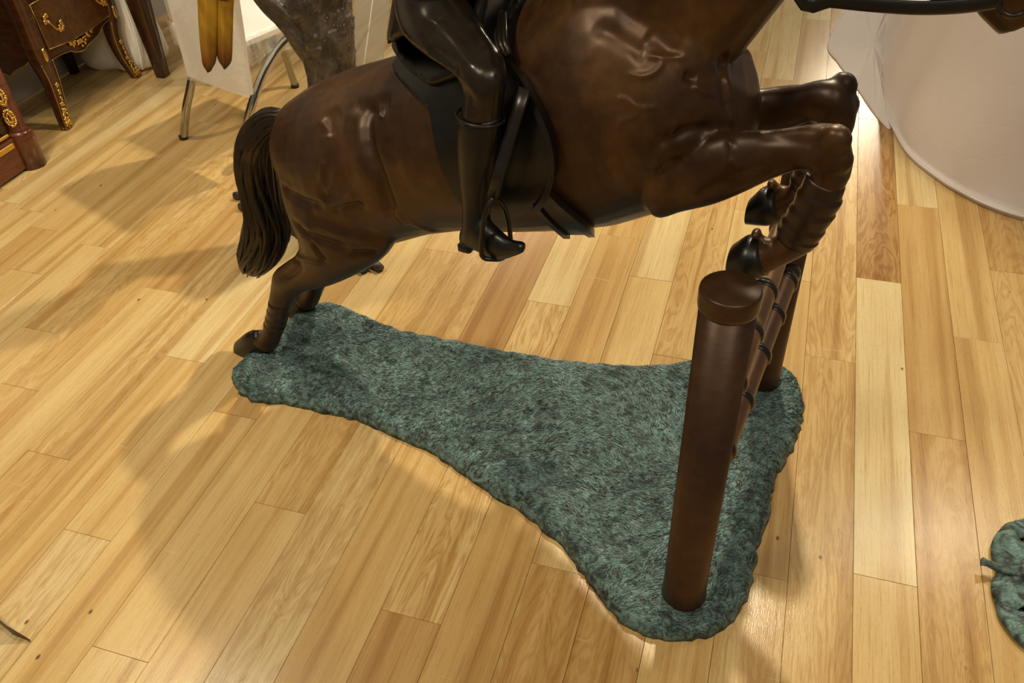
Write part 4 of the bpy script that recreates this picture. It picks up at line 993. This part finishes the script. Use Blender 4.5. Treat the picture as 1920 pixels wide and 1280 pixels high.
# close the loop behind with a circle
ang0 = [math.atan2(*(q-cc_)[::-1]) for q in hem]
back = []
a_s, a_e = math.atan2(*(hem[-1]-cc_)[::-1]), math.atan2(*(hem[0]-cc_)[::-1])
while a_e < a_s: a_e += 2*PI
for a in np.linspace(a_s, a_e, 60)[1:-1]:
    w = (a-a_s)/(a_e-a_s); rr = np.linalg.norm(hem[-1]-cc_)*(1-w)+np.linalg.norm(hem[0]-cc_)*w; back.append(cc_+rr*np.array([math.cos(a), math.sin(a)]))
loop = np.vstack([hem, back]); nl = len(loop)
for z, k in ((0.0, 0), (0.010, 0.0), (0.018, 0.006), (0.020, 0.018), (0.017, 0.032), (0.030, 0.045), (0.08, 0.08), (0.18, 0.165), (0.30, 0.30), (0.45, 0.5), (0.6, 0.74), (0.72, 0.96), (0.75, 1.0)):
    ring = []
    for i, p in enumerate(loop):
        d_ = p-cc_; a = math.atan2(d_[1], d_[0]); top = cc_+RT*np.array([math.cos(a), math.sin(a)])
        fold = (0.010*math.sin(a*17)+0.012*math.sin(a*9+1))*(1-k)*min(1, z*12)
        q = p+(top-p)*k; q = q+d_/np.linalg.norm(d_)*fold
        ring.append((q[0]-cc_[0], q[1]-cc_[1], z))
    rings.append(ring)
rings.append([(x*0.5, y*0.5, 0.752) for x, y, z in rings[-1]])
MB().loft(rings).build('tablecloth', M['cloth'], tcl)
hm_ = [np.array([q[0]-cc_[0], q[1]-cc_[1], 0.012]) for q in hem]
MB().tube(hm_, 0.004, 8).build('cloth_hem', M['cloth'], tcl)

CORN = [(1690, -60), (1612, -40), (1590, 10), (1552, 80), (1572, 118), (1604, 160), (1634, 205), (1662, 238), (1672, 236), (1668, 200), (1662, 150), (1664, 90), (1675, 0)]
cn = spline([on_floor(*q, 0.004)[:2]-cc_ for q in CORN+CORN[:1]], 66)[:-1]; mid_ = cn.mean(0); rings = []
for z, k in ((0.0, 1.0), (0.005, 1.0), (0.009, 0.96), (0.016, 0.82), (0.030, 0.55), (0.036, 0.25), (0.036, 0.02)):
    rings.append([(mid_[0]+(q[0]-mid_[0])*k, mid_[1]+(q[1]-mid_[1])*k, z+(0.004*math.sin(i*1.1) if 0.2 < k < 0.97 else 0)) for i, q in enumerate(cn)])
MB().loft(rings).build('cloth_corner', M['cloth'], tcl)

# ------------------------------------------------------------------ verdigris leaf at the right
lf = empty('bronze_leaf', (*on_floor(1925, 1080)[:2], 0), 0, 'flat green bronze lily leaf with short stem lying on floor at right edge', 'leaf')
LO = on_floor(1925, 1080)
LEAF = [(1868, 1053), (1860, 1030), (1863, 1008), (1875, 990), (1890, 975), (1912, 970), (1935, 962), (1965, 960), (2000, 970), (2035, 995), (2060, 1040), (2070, 1100), (2060, 1160), (2030, 1205), (1990, 1225), (1950, 1222), (1920, 1206), (1895, 1180), (1875, 1150), (1870, 1130), (1862, 1105), (1861, 1088), (1868, 1073)]
lo = spline([(on_floor(*q, 0.02)-LO)[:2] for q in LEAF+LEAF[:1]], 110)[:-1]
holes = [[(1908, 1012), (1930, 1003), (1945, 1018), (1928, 1030)], [(1905, 1143), (1925, 1132), (1945, 1142), (1928, 1152)]]
hl = [[(on_floor(*q, 0.02)-LO)[:2] for q in h] for h in holes]
gx, gy = np.meshgrid(np.arange(lo[:, 0].min(), lo[:, 0].max(), 0.008), np.arange(lo[:, 1].min(), lo[:, 1].max(), 0.008)); q = np.stack([gx.ravel(), gy.ravel()], 1); q = q[inside_np(q, lo)]
allp = [Vector(p) for p in lo]+[Vector(p) for h in hl for p in h]+[Vector(p) for p in q]
ed = [(i, (i+1) % len(lo)) for i in range(len(lo))]; k0 = len(lo)
for h in hl:
    ed += [(k0+i, k0+(i+1) % 4) for i in range(4)]; k0 += 4
ov, oe, of, *_ = geometry.delaunay_2d_cdt(allp, ed, [], 1, 1e-5)
def lz(p):
    dd = min(math.hypot(p[0]-b[0], p[1]-b[1]) for b in lo); k = min(1, dd/0.03); a = math.atan2(p[1], p[0])
    return 0.010+0.016*math.sqrt(1-(1-k)**2)+0.004*math.sin(a*9)*k+0.004*(float(vnoise(np.array([p[0]*25]), np.array([p[1]*25]), 3)[0])-.5)
v = [(p.x, p.y, lz((p.x, p.y))) for p in ov]; f = []
for t_ in of:
    c = sum((np.array(v[i][:2]) for i in t_), np.zeros(2))/3
    if any(inside(c, [tuple(x) for x in h]) for h in hl): continue
    f.append(tuple(t_))
o = mk('blade', v, f, M['leaf'], lf); md = o.modifiers.new('thick', 'SOLIDIFY'); md.thickness = 0.012; md.offset = -1
sp_ = [on_floor(1842, 1052, 0.03)-LO, on_floor(1858, 1057, 0.028)-LO, on_floor(1880, 1066, 0.03)-LO, on_floor(1920, 1078, 0.03)-LO]
MB().tube(spline([np.array([q[0], q[1], z]) for q, z in zip(sp_, (0.030, 0.026, 0.026, 0.026))], 14), [0.0095, 0.0085, 0.0075, 0.007]+[0.008]*10, 12).build('stem', M['leaf'], lf)

# ------------------------------------------------------------------ dark plate at lower left
pl = empty('metal_plate', (*on_floor(25, 1190)[:2], 0), 0, 'dark pointed metal plate standing on edge at lower left corner', 'plate')
O_ = on_floor(25, 1190); q0 = on_floor(58, 1203)-O_; q1 = on_floor(25, 1190)-O_; q2_ = on_floor(-60, 1118)-O_
up = lambda p, z: np.array([p[0], p[1], z]); bk_ = np.array([-0.003, 0.004, 0])
base3 = [up(q0, 0.0), up(q1, 0.0), up(q2_, 0.0)]; top3 = [up(q0, 0.004), up(q1, 0.030), up(q2_, 0.046)]
ff = base3+top3; v = ff+[p+bk_ for p in ff]
MB().add(v, [(0, 3, 4, 1), (1, 4, 5, 2), (6, 7, 10, 9), (7, 8, 11, 10), (3, 9, 10, 4), (4, 10, 11, 5), (0, 1, 7, 6), (1, 2, 8, 7), (0, 6, 9, 3), (2, 5, 11, 8)]).build('plate', M['plate'], pl, False)
